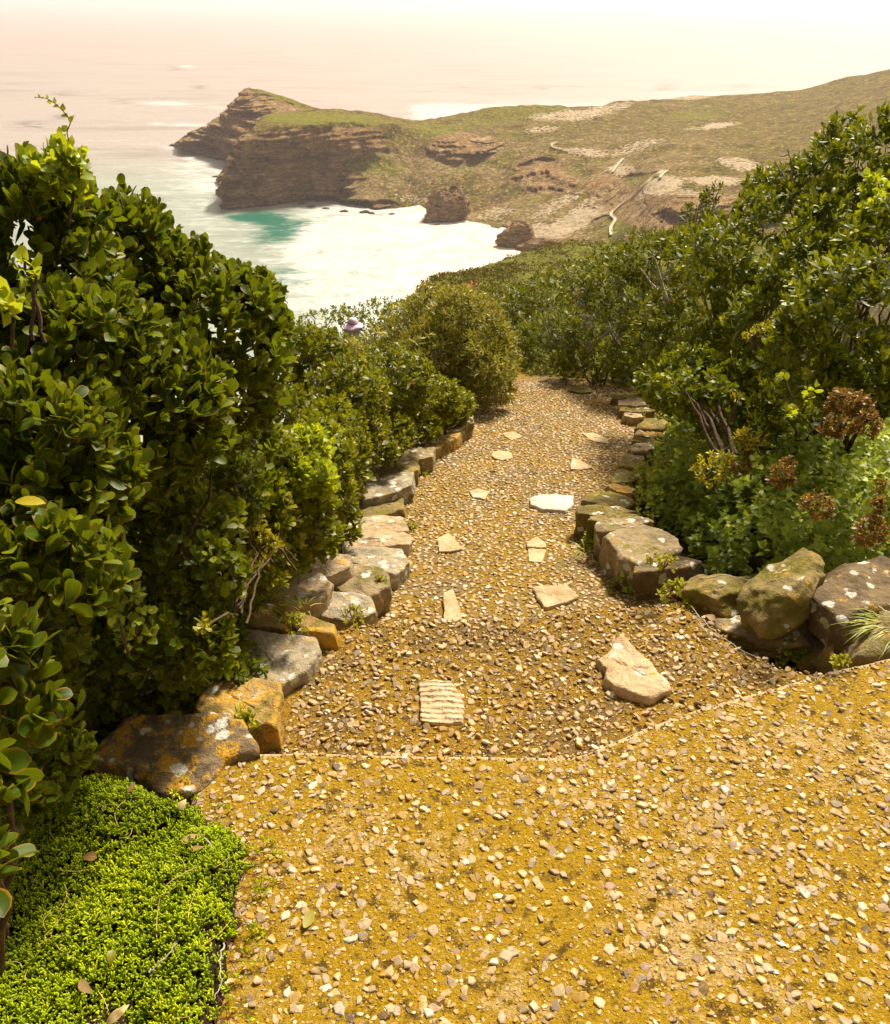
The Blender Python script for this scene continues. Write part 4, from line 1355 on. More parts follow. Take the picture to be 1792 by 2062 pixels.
def bake_leaves(kind, lod, O, Y, Z, S, rng, width=1.0, rnd=None):
    tv, tf, rim = leaf_shape(kind, lod)
    Y = unit(Y)
    X = unit(np.cross(Y, Z))
    Z = np.cross(X, Y)
    n = len(O)
    wv = width * rng.uniform(0.85, 1.15, n)
    cv = rng.uniform(-0.6, 1.6, n)
    V = O[:, None] + S[:, None, None] * (tv[None, :, 0:1] * wv[:, None, None] * X[:, None] + tv[None, :, 1:2] * Y[:, None] + tv[None, :, 2:3] * cv[:, None, None] * Z[:, None])
    nv = len(tv)
    off = (np.arange(n) * nv)[:, None, None]
    F = [(f[None] + off).reshape(-1, f.shape[1]) for f in tf]
    if rnd is None: rnd = rng.random(n)
    return V.reshape(-1, 3), F, np.repeat(rnd, nv), np.tile(rim, n)


def perp(A):
    ref = np.where(np.abs(A[:, 2:3]) > 0.9, np.array([[1.0, 0, 0]]), np.array([[0, 0, 1.0]]))
    B = unit(np.cross(A, ref))
    return B, np.cross(A, B)


def shoots(P, A, L, leaf, rng, t0=78, t1=22, stem=1.1, droop=0.0):
    """L leaves spiralled round each shoot tip; P tips, A axes"""
    N = len(P)
    B, C = perp(A)
    fr = np.arange(L) / max(1, L - 1)
    az = np.arange(L)[None] * 2.39996 + rng.uniform(0, 6.28, (N, 1)) + rng.uniform(-.35, .35, (N, L))
    tl = np.radians((t0 + (t1 - t0) * fr)[None] + rng.uniform(-16, 16, (N, L)))
    rad = np.cos(az)[..., None] * B[:, None] + np.sin(az)[..., None] * C[:, None]
    Y = np.cos(tl)[..., None] * A[:, None] + np.sin(tl)[..., None] * rad
    Z = np.sin(tl)[..., None] * A[:, None] - np.cos(tl)[..., None] * rad
    Y = Y + np.array([0, 0, -droop])
    Z = Z + rng.normal(0, 0.22, Z.shape)
    O = P[:, None] + A[:, None] * ((fr - 1)[None, :, None] * stem * leaf)
    S = leaf * rng.uniform(0.58, 1.2, (N, L)) * (1 - 0.35 * fr[None] ** 3)
    return O.reshape(-1, 3), Y.reshape(-1, 3), Z.reshape(-1, 3), S.ravel()


def lobe_points(lobes, dens, rng, inner=0.45, lump=0.16, back=-0.55, low=-0.75):
    """shoot tips and axes over a heap of ellipsoids"""
    P, N, D = [], [], []
    for i, (c, r) in enumerate(lobes):
        area = 4 * np.pi * ((r[0] * r[1]) ** 1.6 + (r[0] * r[2]) ** 1.6 + (r[1] * r[2]) ** 1.6) ** (1 / 1.6) / 3 ** (1 / 1.6)
        for layer in (0, 1):
            n = int(area * dens * (1 if layer == 0 else inner))
            d = unit(rng.normal(0, 1, (n, 3)))
            to = unit(CAM - c)
            d = d[((d @ to) > back) & (d[:, 2] > low)]
            q = c + d * r
            k = 1 + lump * fbm(q, 1.1 / max(0.12, min(r)), 3) + (rng.uniform(-0.07, 0.05, len(d)) if layer == 0 else -rng.uniform(0.12, 0.42, len(d)))
            q = c + d * r * k[:, None]
            ok = np.ones(len(q), bool)
            for j, (c2, r2) in enumerate(lobes):
                if j != i:
                    ok &= ((((q - c2) / r2) ** 2).sum(1) > 0.62)
            P.append(q[ok])
            N.append(unit(d[ok] / r))
            D.append(np.full(ok.sum(), layer))
    return np.concatenate(P), np.concatenate(N), np.concatenate(D)


def W(px, py, t, rx, ry, rd=None):
    """an ellipsoid from its place and radii in the sketch and its distance"""
    c = at_t(px, py, float(t))
    a, b = rx * t / FPX, ry * t / FPX
    return c, np.array([a, rd if rd else (a + b) / 2 * 0.95, b / 0.93])


def branches(name, base, tips, rng, mat, parent, r0=0.02, n=30, kink=0.12, r1=0.0025, reach=1.0):
    parts = []
    idx = rng.choice(len(tips), min(n, len(tips)), replace=False)
    for k in idx:
        tip = base + (tips[k] - base) * reach
        b = base + rng.normal(0, 0.04, 3) * [1, 1, 0.2]
        m = b + (tip - b) * 0.5 + np.array([0, 0, 0.08 * np.linalg.norm(tip - b)])
        s = np.linspace(0, 1, 9)[:, None]
        pts = (1 - s) ** 2 * b + 2 * s * (1 - s) * m + s ** 2 * tip
        L = np.linalg.norm(tip - b)
        pts[1:-1] += rng.normal(0, kink * L / 9, (7, 3))
        parts.append(tube(pts, r0 * (1 - s[:, 0]) ** 0.8 + r1, 5))
    V, F = join(parts)
    return mk(name, V, F, mat, parent=parent)


def bush(name, label, lobes, mat, leaf, kind='obovate', lod='mid', sp=0.07, L=9, inner=0.5, seed=1, base=None, bark='bark_dark', nbr=30, cat='bush', group=None,
         up=0.6, spread=(76, 20), lump=0.16, width=0.85, jit=0.45, r0=0.010, twig=0, back=-0.55, reach=0.97, droop=0.0, grad=0.0):
    rng = np.random.default_rng(seed)
    lob = [W(*l) for l in lobes]
    if base is None:
        cx_ = np.mean([l[0][0] for l in lob]); cy_ = np.mean([l[0][1] for l in lob])
        base = np.array([cx_, cy_, min(float(ground(cx_, cy_)), min(l[0][2] - 0.6 * l[1][2] for l in lob))])
    o = thing(name, base, label, cat, group)
    P, N, D = lobe_points(lob, 1.0 / sp ** 2, rng, inner, lump, back)
    A = unit(0.75 * N + np.array([0, 0, up]) + jit * rng.normal(0, 1, P.shape))
    O, Y, Z, S = shoots(P, A, L, leaf, rng, spread[0], spread[1], droop=droop)
    rn = np.clip(np.repeat(rng.normal(0.45, 0.2, len(P)), L) + rng.normal(0, 0.16, len(O)) + np.tile(np.linspace(-0.12, 0.18, L), len(P)), 0, 1)
    V, F, rnd, rim = bake_leaves(kind, lod, O, Y, Z, S, rng, width, rn)
    mk('foliage', V, F, M[mat], parent=o, attrs={'rnd': rnd, 'rim': rim})
    tips = P
    if nbr:
        branches('branches', base, tips, rng, M[bark], o, r0, nbr, reach=reach)
    return o, P, A


# ------------------------------------------------------------------ the big glossy bush at the left
gL = 'bushes along the left of the path'
big, bp, ba = bush('bush', 'big glossy dark green bush with rust-edged leaves filling the left side', [
    (80, 610, 2.05, 170, 225), (126, 385, 2.05, 42, 95), (40, 440, 2.0, 90, 80), (60, 960, 1.75, 190, 200), (395, 690, 2.5, 165, 205), (265, 520, 2.35, 95, 130), (500, 690, 2.6, 80, 130), (300, 820, 2.1, 170, 140),
    (180, 800, 1.95, 150, 200), (70, 1130, 1.6, 150, 110), (-120, 840, 1.9, 160, 380), (10, 650, 2.35, 130, 130)],
    'leaf_wood', 0.053, 'obovate', 'hi', 0.047, 9, 0.8, seed=3, base=np.array([-1.25, 2.25, -0.85]), nbr=16, group=gL, r0=0.014, lump=0.20, up=0.95, spread=(56, 10), width=0.70)
low, _, _ = bush('bush', 'dark low bush in deep shade under the big glossy one, above the white-spotted rock', [
    (360, 1120, 2.5, 130, 130), (330, 1270, 2.45, 120, 105), (200, 1240, 2.5, 120, 130), (420, 1300, 2.45, 50, 70), (100, 1370, 2.6, 140, 110), (260, 1090, 2.5, 150, 110), (60, 1330, 2.0, 100, 110), (430, 980, 2.75, 110, 90), (240, 1350, 2.75, 160, 80), (480, 930, 3.0, 110, 90), (60, 1520, 2.15, 120, 80), (190, 1460, 2.7, 100, 60), (30, 1600, 1.9, 80, 50), (300, 1180, 3.0, 220, 130), (350, 1320, 2.95, 170, 100), (470, 1170, 3.3, 70, 60)],
    'leaf_wood', 0.042, 'obovate', 'mid', 0.050, 8, 1.0, seed=4, base=np.array([-1.0, 2.5, -0.9]), nbr=12, group=gL)
near, _, _ = bush('branch', 'nearest leafy branch poking in from the lower left edge with big upright leaves', [(-15, 1340, 1.22, 105, 130), (-60, 1560, 1.1, 80, 80), (-30, 1720, 1.05, 42, 40)],
                  'leaf_wood', 0.054, 'obovate', 'hi', 0.055, 9, 0.5, seed=5, base=np.array([-1.2, 1.3, -0.5]), nbr=14, group=gL)

# berries of the big bush
bm = bmesh.new()
bmesh.ops.create_icosphere(bm, subdivisions=2, radius=0.0062)
bme = bpy.data.meshes.new('berry')
bm.to_mesh(bme); bm.free()
for p in bme.polygons: p.use_smooth = True
bme.materials.append(M['berry'])
rb = np.random.default_rng(9)
front = np.where((np.sum(unit(CAM - bp) * ba, 1) > 0.1))[0]
for i in rb.choice(front, 34, replace=False):
    q = bp[i] - ba[i] * 0.03 + rb.normal(0, 0.012, 3)
    b = bpy.data.objects.new('berry', bme)
    COL.objects.link(b)
    b.parent = big
    b.location = tuple(q - np.array(big.location))

bush('bush', 'small-leaved dark bush overhanging the edging stones, below the lime creeper', [
    (640, 960, 3.6, 75, 110), (560, 1000, 3.2, 110, 120), (610, 1080, 3.4, 80, 50), (680, 930, 4.1, 60, 90), (500, 1080, 3.0, 90, 110), (690, 1040, 4.0, 34, 60), (560, 1120, 3.2, 60, 46), (660, 880, 4.3, 80, 80), (560, 880, 3.6, 90, 90)],
    'leaf_small', 0.042, 'obovate', 'mid', 0.050, 9, 0.9, seed=6, nbr=14, group=gL)
bush('bush', 'red-stemmed bush with small oval leaves trailing over the left edging', [
    (760, 780, 5.4, 120, 75), (690, 820, 4.8, 90, 90), (850, 800, 5.9, 85, 45), (640, 760, 5.0, 70, 100), (720, 880, 4.7, 60, 50), (740, 870, 5.2, 100, 50), (880, 815, 6.2, 70, 40), (810, 862, 5.7, 80, 28), (862, 848, 6.1, 60, 24), (745, 905, 5.0, 50, 30), (900, 822, 6.6, 50, 26)],
    'leaf_small', 0.042, 'obovate', 'mid', 0.055, 9, 0.9, seed=7, nbr=30, bark='bark_red', group=gL, r0=0.006)
bush('bush', 'rounded olive-grey bush of narrow leaves at the bend of the path', [
    (930, 690, 7.3, 110, 116), (880, 640, 7.8, 84, 58), (980, 755, 7.0, 62, 70), (1000, 700, 7.2, 34, 60), (860, 720, 7.1, 60, 70), (930, 620, 7.6, 50, 40)],
    'leaf_olive', 0.066, 'lance', 'mid', 0.068, 11, 0.7, seed=8, nbr=26, group=gL, spread=(95, 25), up=0.45, lump=0.30, jit=0.6)
bush('bush', 'light olive bush between the red-stemmed one and the rounded one', [
    (775, 722, 8.0, 90, 52), (830, 660, 8.6, 76, 46), (700, 738, 7.6, 70, 54)],
    'leaf_olive', 0.055, 'oblong', 'mid', 0.085, 9, 0.6, seed=9, nbr=30, bark='bark_pale', group=gL, spread=(85, 25))
bush('bush', 'dark dense bush in front of the person in the lilac hat', [
    (622, 716, 8.6, 62, 50), (706, 711, 9.2, 70, 36), (590, 700, 8.2, 40, 45)], 'leaf_small', 0.045, 'obovate', 'lo', 0.085, 9, 0.6, seed=10, nbr=20, group=gL)
bush('bush', 'flat-topped green bush standing against the white surf behind the lilac hat', [
    (690, 668, 21.0, 95, 42), (770, 648, 20.5, 95, 42), (840, 640, 20, 70, 46), (610, 690, 20, 60, 38)], 'leaf_right', 0.080, 'obovate', 'lo', 0.15, 9, 0.6, seed=12, nbr=20, group=gL)
bush('bush', 'pale olive bush on the skyline just left of the far hedge', [
    (890, 615, 11.5, 70, 34), (945, 625, 11, 60, 40)], 'leaf_olive', 0.065, 'lance', 'lo', 0.11, 10, 0.6, seed=13, nbr=20, group=gL)


# ------------------------------------------------------------------ hedge at the right
gR = 'bushes on the bank right of the path'
bush('bush', 'big bush with upright glossy leaves at the right edge, above the russet shrub', [
    (1740, 640, 3.9, 150, 120), (1790, 520, 4.1, 110, 110), (1640, 690, 4.0, 90, 90), (1800, 760, 3.7, 90, 70), (1690, 770, 3.9, 100, 60)],
    'leaf_right', 0.058, 'oblong', 'mid', 0.070, 9, 0.75, seed=21, nbr=9, base=np.array([2.3, 4.6, -0.6]), group=gR)
bush('bush', 'tall bush with a top sprig, highest at the upper right corner', [
    (1740, 330, 5.0, 110, 70), (1700, 285, 5.2, 50, 45), (1790, 280, 5.0, 50, 60), (1620, 370, 5.3, 80, 50), (1722, 240, 5.2, 14, 20), (1790, 400, 4.9, 80, 80)],
    'leaf_right', 0.060, 'oblong', 'mid', 0.076, 9, 0.7, seed=22, nbr=12, base=np.array([2.6, 5.4, -0.6]), group=gR)
bush('bush', 'bush of rosetted leaves in the middle of the right bank', [
    (1500, 540, 5.2, 130, 100), (1430, 512, 5.6, 90, 56), (1590, 450, 5.2, 110, 70), (1620, 560, 4.7, 90, 80), (1540, 650, 4.8, 90, 70)],
    'leaf_right', 0.060, 'oblong', 'mid', 0.082, 9, 0.6, seed=23, nbr=22, base=np.array([2.0, 5.6, -0.6]), bark='bark', group=gR)
bush('bush', 'dense dark bush below the rosetted one, over the little bare-stemmed shrub', [
    (1400, 640, 5.8, 110, 80), (1460, 720, 5.2, 100, 70), (1340, 710, 6.2, 80, 66), (1570, 760, 4.6, 100, 60), (1380, 780, 5.3, 90, 50), (1500, 800, 4.9, 100, 50)],
    'leaf_far', 0.055, 'oblong', 'mid', 0.082, 9, 0.65, seed=24, nbr=10, base=np.array([1.8, 5.6, -0.7]), group=gR)
bush('bush', 'bush threaded with bleached dead branches on the right skyline', [
    (1320, 545, 7.6, 100, 62), (1250, 585, 8.2, 90, 66), (1380, 498, 7.2, 60, 34)],
    'leaf_far', 0.062, 'oblong', 'lo', 0.088, 9, 0.7, seed=25, nbr=30, bark='bark_pale', group=gR, reach=1.04)
bush('bush', 'dark bush overhanging the weeds at the far bend of the path', [
    (1230, 680, 8.0, 100, 70), (1140, 690, 8.8, 90, 55), (1310, 640, 7.2, 70, 60), (1090, 725, 8.8, 70, 34), (1190, 728, 8.2, 90, 34), (1300, 725, 7.3, 90, 44)],
    'leaf_far', 0.055, 'oblong', 'lo', 0.085, 9, 0.8, seed=26, nbr=10, bark='bark', group=gR)
bush('bush', 'round-headed bush on the skyline at the middle of the hedge', [
    (1130, 590, 10.5, 85, 52), (1190, 560, 11, 70, 46), (1080, 625, 10.0, 70, 55)],
    'leaf_far', 0.065, 'oblong', 'lo', 0.125, 9, 0.6, seed=27, nbr=36, bark='bark_pale', group=gR)
bush('bush', 'olive bush at the far left end of the hedge, beside the rounded olive-grey one', [
    (1000, 610, 12, 60, 36), (1045, 640, 10.8, 50, 50), (1040, 700, 9.6, 40, 40)],
    'leaf_far', 0.065, 'oblong', 'lo', 0.125, 9, 0.6, seed=28, nbr=24, group=gR)
bush('bush', 'small dark tuft of a bush standing clear on a bare stem above the hedge', [
    (1440, 388, 8.6, 22, 16), (1425, 405, 8.6, 20, 14), (1412, 430, 8.4, 40, 22)],
    'leaf_far', 0.060, 'oblong', 'lo', 0.09, 8, 0.6, seed=29, nbr=14, bark='bark', group=gR, base=at_t(1400, 500, 8.5))
bush('bush', 'bushes dark lower skirt beneath the skyline, where the hedge meets the slope', [
    (1230, 522, 10.5, 60, 28), (1300, 492, 9.6, 55, 28), (1360, 475, 9.0, 40, 22)],
    'leaf_far', 0.065, 'oblong', 'lo', 0.12, 9, 0.6, seed=30, nbr=26, bark='bark_pale', group=gR)
bush('bush', 'leathery bush between the tall corner bush and the rosetted one', [
    (1700, 420, 4.9, 90, 60), (1650, 470, 4.8, 80, 60), (1560, 385, 6.0, 60, 45)],
    'leaf_right', 0.058, 'oblong', 'mid', 0.080, 9, 0.6, seed=31, nbr=12, base=np.array([2.4, 5.2, -0.6]), bark='bark_pale', group=gR)
bush('bush', 'shaded bush filling the gap above the nettles', [
    (1620, 800, 4.4, 110, 60), (1500, 850, 4.7, 90, 46), (1760, 800, 3.9, 80, 50)],
    'leaf_far', 0.050, 'oblong', 'mid', 0.075, 8, 0.7, seed=32, nbr=6, base=np.array([2.0, 4.6, -0.5]), group=gR)
shrub, _, _ = bush('shrub', 'little open shrub with bare reddish stems forking from one trunk', [
    (1345, 775, 4.7, 64, 40), (1395, 735, 4.8, 60, 40), (1400, 780, 4.5, 60, 40), (1440, 800, 4.5, 50, 34), (1370, 820, 4.6, 40, 26), (1480, 760, 4.6, 40, 30)],
    'leaf_right', 0.052, 'obovate', 'mid', 0.070, 9, 0.5, seed=33, nbr=7, bark='bark_dark', group=gR, base=at_t(1466, 905, 4.25), r0=0.009, cat='shrub')


# ------------------------------------------------------------------ coloured shoots, creepers and russet shrubs
def sprig(name, label, cat, lobes, mat, leaf, kind, sp, L, seed, group=None, base=None, **kw):
    if base is None:
        base = np.mean([at_t(l[0], l[1], float(l[2])) for l in lobes], 0) - [0, 0, 0.10]
    return bush(name, label, lobes, mat, leaf, kind, 'mid', sp, L, kw.pop('inner', 0.5), seed, base, kw.pop('bark', 'bark_dark'), kw.pop('nbr', 9), cat, group, r0=0.0015, **kw)


gc = 'lime green creepers'
sprig('creeper', 'bright lime creeper at the top of the big left bush, below the thin upright tip', 'creeper', [(110, 345, 1.85, 55, 50), (135, 310, 1.85, 28, 34), (60, 330, 1.9, 34, 20)], 'leaf_lime', 0.032, 'round', 0.036, 6, 41, gc, nbr=4)
sprig('creeper', 'few large lime leaves at the very left edge, in the middle of the big bush', 'creeper', [(12, 600, 1.5, 30, 30), (50, 540, 1.55, 26, 28)], 'leaf_lime', 0.036, 'round', 0.042, 5, 42, gc, nbr=4)
sprig('creeper', 'largest patch of lime creeper, over the small-leaved dark bush', 'creeper', [(615, 900, 3.3, 62, 42), (600, 960, 3.1, 70, 44), (660, 880, 3.6, 30, 34)], 'leaf_lime', 0.030, 'round', 0.034, 7, 43, gc, inner=0.5, nbr=4)
sprig('creeper', 'lime creeper leaves scattered low between the two dark left bushes', 'creeper', [(430, 1030, 2.6, 70, 34), (380, 1000, 2.5, 40, 28)], 'leaf_lime', 0.026, 'round', 0.042, 6, 44, gc, inner=0.5, nbr=4)
sprig('creeper', 'dim green creeper trailing in the dark hollow at the lower left', 'creeper', [(270, 1240, 2.0, 40, 70), (250, 1180, 2.0, 30, 40)], 'leaf_weed', 0.028, 'round', 0.05, 5, 45, gc, inner=0.5, nbr=4)
sprig('creeper', 'lime green patch at the right edge under the tall corner bush', 'creeper', [(1778, 430, 4.2, 44, 44), (1760, 380, 4.3, 26, 30)], 'leaf_lime', 0.042, 'round', 0.05, 7, 46, gc, nbr=4)
sprig('creeper', 'thin lime creeper climbing between the bare-stemmed shrub and the russet shrub', 'creeper', [(1640, 800, 3.6, 22, 26), (1580, 765, 3.7, 14, 18), (1600, 840, 3.6, 30, 20)], 'leaf_lime', 0.036, 'round', 0.07, 5, 47, gc, nbr=4)
gy = 'yellow shoots among the bushes'
sprig('shoot', 'upper yellow shoot beside the broad grey edging stone bush', 'shoot', [(520, 1065, 2.75, 30, 22), (545, 1095, 2.75, 20, 16)], 'leaf_yellow', 0.022, 'obovate', 0.035, 8, 51, gy)
sprig('shoot', 'lower yellow shoot in the dark bush, above the clean shade line', 'shoot', [(520, 1125, 2.75, 30, 16), (410, 1265, 2.15, 16, 30)], 'leaf_yellow', 0.022, 'obovate', 0.035, 8, 52, gy)
sprig('shoot', 'pair of yellow shoots standing above the bare-stemmed shrub', 'shoot', [(1530, 668, 4.2, 30, 20), (1562, 650, 4.2, 14, 18)], 'leaf_yellow', 0.030, 'oblong', 0.05, 8, 53, gy)
sprig('shoot', 'yellow shoot at the foot of the bare-stemmed trunk', 'shoot', [(1515, 885, 3.9, 34, 18)], 'leaf_yellow', 0.030, 'oblong', 0.045, 8, 54, gy)
sprig('shoot', 'yellow-green shoot among nettles, left of the small russet shrub', 'shoot', [(1430, 945, 3.9, 34, 34), (1455, 925, 3.9, 24, 20)], 'leaf_yellow', 0.028, 'oblong', 0.045, 8, 55, gy)
sprig('shoot', 'single yellow tip on the bare-stemmed shrub', 'shoot', [(1480, 803, 4.2, 14, 10)], 'leaf_yellow', 0.026, 'oblong', 0.04, 8, 56, gy)
gq = 'russet shrubs among the nettles'
sprig('russet_shrub', 'largest russet shrub, below the big bush at the right edge', 'shrub', [(1710, 810, 3.5, 44, 28), (1690, 855, 3.45, 36, 21), (1750, 850, 3.4, 28, 24)], 'leaf_red', 0.021, 'obovate', 0.036, 9, 61, gq, nbr=0, inner=0.9, up=0.9)
sprig('russet_shrub', 'small russet shrub in the middle of the nettles', 'shrub', [(1575, 960, 3.5, 27, 21), (1590, 930, 3.5, 14, 11)], 'leaf_red', 0.019, 'obovate', 0.032, 9, 62, gq, nbr=0, inner=0.9, up=0.9)
sprig('russet_shrub', 'russet shrub over the mossy boulder, lower of the two in line', 'shrub', [(1645, 1020, 3.1, 31, 24)], 'leaf_red', 0.019, 'obovate', 0.030, 9, 63, gq, nbr=0, inner=0.9, up=0.9)
sprig('russet_shrub', 'russet shrub at the right edge above the big dark square rock', 'shrub', [(1750, 1075, 2.8, 34, 33), (1765, 1020, 2.8, 14, 24)], 'leaf_red', 0.018, 'obovate', 0.028, 9, 64, gq, nbr=0, inner=0.9, up=0.9)
sprig('russet_shrub', 'slim reddish shoot between two nettle clumps at the far right', 'shrub', [(1775, 980, 3.0, 11, 15)], 'leaf_red', 0.018, 'obovate', 0.03, 8, 65, gq, nbr=0, inner=0.9, up=0.9)
sprig('russet_shrub', 'orange-tinged shrub touching the yellow-green shoot', 'shrub', [(1490, 940, 3.95, 18, 15)], 'leaf_red', 0.019, 'obovate', 0.032, 9, 66, gq, nbr=0, inner=0.9, up=0.9)

# the thin creeper tip waving over the big bush
vt = thing('creeper_tip', at_t(150, 330, 1.9), 'thin lime creeper tip arching free above the big left bush, against the sea', 'creeper')
vp = np.array([at_t(x, y, 1.88) for x, y in [(152, 330), (135, 270), (142, 245), (128, 225), (110, 208), (92, 198), (74, 196)]])
vp = catmull(vp[:, None, :], 30)[:, 0]
mk('stem', *tube(vp, np.linspace(0.0014, 0.0006, 30), 5), M['bark_red'], parent=vt)
vi = np.array([3, 6, 9, 12, 15, 17, 19, 21, 23, 25, 27, 29])
rv = np.random.default_rng(77)
ty = unit(np.gradient(vp, axis=0))[vi]
sd_ = np.where(np.arange(len(vi)) % 2 == 0, 1, -1)[:, None] * np.array([[0.5, 0.1, 0.4]])
V, F, rnd, rim = bake_leaves('ovate', 'hi', vp[vi], ty * 0.7 + sd_, rv.normal(0, 1, (len(vi), 3)) * 0.4 + [0, -0.6, 0.7], np.linspace(0.022, 0.007, len(vi)), rv, 1.0)
mk('leaves', V, F, M['leaf_lime'], parent=vt, attrs={'rnd': rnd, 'rim': rim})


# ------------------------------------------------------------------ nettles and low weeds on the right bank
def carpet(name, label, poly, mat, leaf, kind, lod, sp, L, hfun, seed, kindstuff=True, layers=(0.35, 0.7, 1.0), zf=None, cat='ground cover', width=1.0, spread=(88, 40), tp=None):
    rng = np.random.default_rng(seed)
    zf = zf or ground
    p = np.array(poly, float)
    Wd = at_ramp(p[:, 0], p[:, 1]) if tp is None else at_z(p[:, 0], p[:, 1], tp)
    Ps, As = [], []
    for ly in layers:
        x, y = scatter(Wd[:, :2], sp, rng)
        d = np.min([np.hypot(x - (a[0] + (b[0] - a[0]) * s), y - (a[1] + (b[1] - a[1]) * s)) for a, b in zip(Wd[:, :2], np.roll(Wd[:, :2], -1, 0)) for s in np.linspace(0, 1, 12)], axis=0)
        h = hfun(x, y) * np.clip(0.25 + d / 0.25, 0, 1)
        z = np.maximum(zf(x, y), -9) + h * ly * rng.uniform(0.85, 1.1, len(x))
        Ps.append(np.stack([x, y, z], -1))
        As.append(unit(np.stack([rng.normal(0, .35, len(x)) - 0.15, rng.normal(0, .35, len(x)) - 0.3, 1 + 0 * x], -1)))
    P, A = np.concatenate(Ps), np.concatenate(As)
    k = seen(P[:, 0], P[:, 1], P[:, 2], 0.2)
    P, A = P[k], A[k]
    O, Y, Z, S = shoots(P, A, L, leaf, rng, spread[0], spread[1], stem=1.3)
    rn = np.clip(np.repeat(rng.normal(0.45, 0.22, len(P)), L) + rng.normal(0, 0.14, len(O)) + 0.25 * fbm(O, 2.5, 2), 0, 1)
    V, F, rnd, rim = bake_leaves(kind, lod, O, Y, Z, S, rng, width, rn)
    o = mk(name, V, F, M[mat], attrs={'rnd': rnd, 'rim': rim})
    tag(o, label, cat, kind='stuff' if kindstuff else None)
    return o


def hn(a, b, s=1.6):
    return lambda x, y: a + b * np.clip(0.5 + 0.5 * fbm(np.stack([x, y, 0 * x], -1), s, 3), 0, 1)


carpet('nettle_cover', 'bright green nettle-like weeds spreading over the right bank', [
    (1300, 1010), (1290, 930), (1340, 850), (1450, 830), (1620, 850), (1850, 880), (1900, 1050), (1880, 1180), (1700, 1200), (1560, 1180), (1440, 1150), (1370, 1080)],
    'leaf_weed', 0.046, 'ovate', 'mid', 0.066, 7, hn(0.10, 0.55, 2.6), 71)
carpet('weed_cover', 'low small-leaved weeds along the right edging and round the far bend', [
    (1225, 1000), (1290, 930), (1330, 870), (1310, 800), (1270, 770), (1190, 762), (1060, 758), (1040, 742), (1180, 730), (1330, 735), (1450, 790), (1440, 880), (1400, 1000), (1330, 1060)],
    'leaf_low', 0.026, 'ovate', 'lo', 0.048, 7, hn(0.05, 0.24, 2.4), 72)
carpet('weed_cover', 'low weeds creeping at the foot of the upright slabs and the dark block', [
    (1168, 1090), (1210, 1130), (1245, 1190), (1290, 1212), (1380, 1216), (1350, 1190), (1270, 1160), (1220, 1100)],
    'leaf_low', 0.022, 'ovate', 'mid', 0.040, 7, hn(0.02, 0.06), 73)
carpet('weed_cover', 'dark weeds in the damp hollow below the mossy boulder', [
    (1500, 1285), (1560, 1275), (1640, 1300), (1680, 1345), (1600, 1365), (1540, 1330)], 'leaf_weed', 0.022, 'ovate', 'mid', 0.045, 7, hn(0.02, 0.07), 74, tp=-0.3)
carpet('moss_cover', 'yellow-green moss and tiny weeds along the left edging', [
    (835, 960), (850, 925), (905, 880), (930, 880), (880, 930), (862, 970), (835, 990)], 'leaf_low', 0.014, 'ovate', 'lo', 0.024, 6, hn(0.01, 0.05, 4), 75)


def weed(label, px, py, zf_, r, h, seed, mat='leaf_low', leaf=0.02, n=16, kind='ovate', L=7, group='small weeds at the stones'):
    c = at_z(px, py, zf_) if not callable(zf_) else at_ramp(np.array(px, float), np.array(py, float))
    rng = np.random.default_rng(seed)
    a, q = rng.uniform(0, 6.28, n), np.sqrt(rng.random(n)) * r
    P = c + np.stack([np.cos(a) * q, np.sin(a) * q, h * (1 - (q / r) ** 2) * rng.uniform(0.5, 1.0, n) + 0.01], -1)
    A = unit(np.stack([np.cos(a) * 0.6, np.sin(a) * 0.6 - 0.2, 0.9 + 0 * a], -1) + rng.normal(0, 0.2, (n, 3)))
    o = thing('weed', c, label, 'weed', group)
    O, Y, Z, S = shoots(P, A, L, leaf, rng, 88, 35, stem=1.3)
    V, F, rnd, rim = bake_leaves(kind, 'mid', O, Y, Z, S, rng)
    mk('leaves', V, F, M[mat], parent=o, attrs={'rnd': rnd, 'rim': rim})
    mk('stems', *join([tube(np.array([c - [0, 0, 0.03], (c + p) / 2 + rng.normal(0, 0.006, 3), p]), [0.0018, 0.0015, 0.001], 4) for p in P]), M['bark_red'], parent=o)
    return o


weed('feathery weed growing between the pale broad stone and the long orange one', 592, 1262, -0.05, 0.05, 0.05, 81, leaf=0.016, n=26)
weed('weed tuft between the white-spotted rock and the ochre block', 494, 1462, -0.02, 0.045, 0.045, 82, leaf=0.018, n=22)
weed('weed fringe below the rough dark grey angular stone', 768, 1180, -0.3, 0.05, 0.04, 83, leaf=0.014, n=20)
weed('weed fringe on the path side of the pale white-lichened stone', 718, 1245, -0.22, 0.06, 0.05, 84, leaf=0.014, n=26)
weed('small weed beside the clean tan rectangular stone', 822, 1068, zramp, 0.05, 0.05, 85, leaf=0.016, n=20)
weed('yellow-green weed at the base of the silvery grained stone', 842, 955, zramp, 0.08, 0.07, 86, leaf=0.018, n=36)
weed('lone yellow-green weed at the last small squarish stone', 915, 872, zramp, 0.09, 0.08, 87, leaf=0.022, n=30)
weed('bright weed poking over the edge of the upper slab', 1690, 1345, -0.12, 0.04, 0.06, 88, leaf=0.022, n=18)
weed('trailing weed in front of the dark block with the lichened end', 1375, 1200, -0.25, 0.10, 0.05, 89, leaf=0.026, n=34)
weed('weed at the foot of the thin upright slabs', 1190, 1105, zramp, 0.07, 0.10, 90, 'leaf_weed', 0.022, 26)
weed('weed between the dark block and the path', 1262, 1190, zramp, 0.08, 0.10, 91, 'leaf_weed', 0.024, 30)
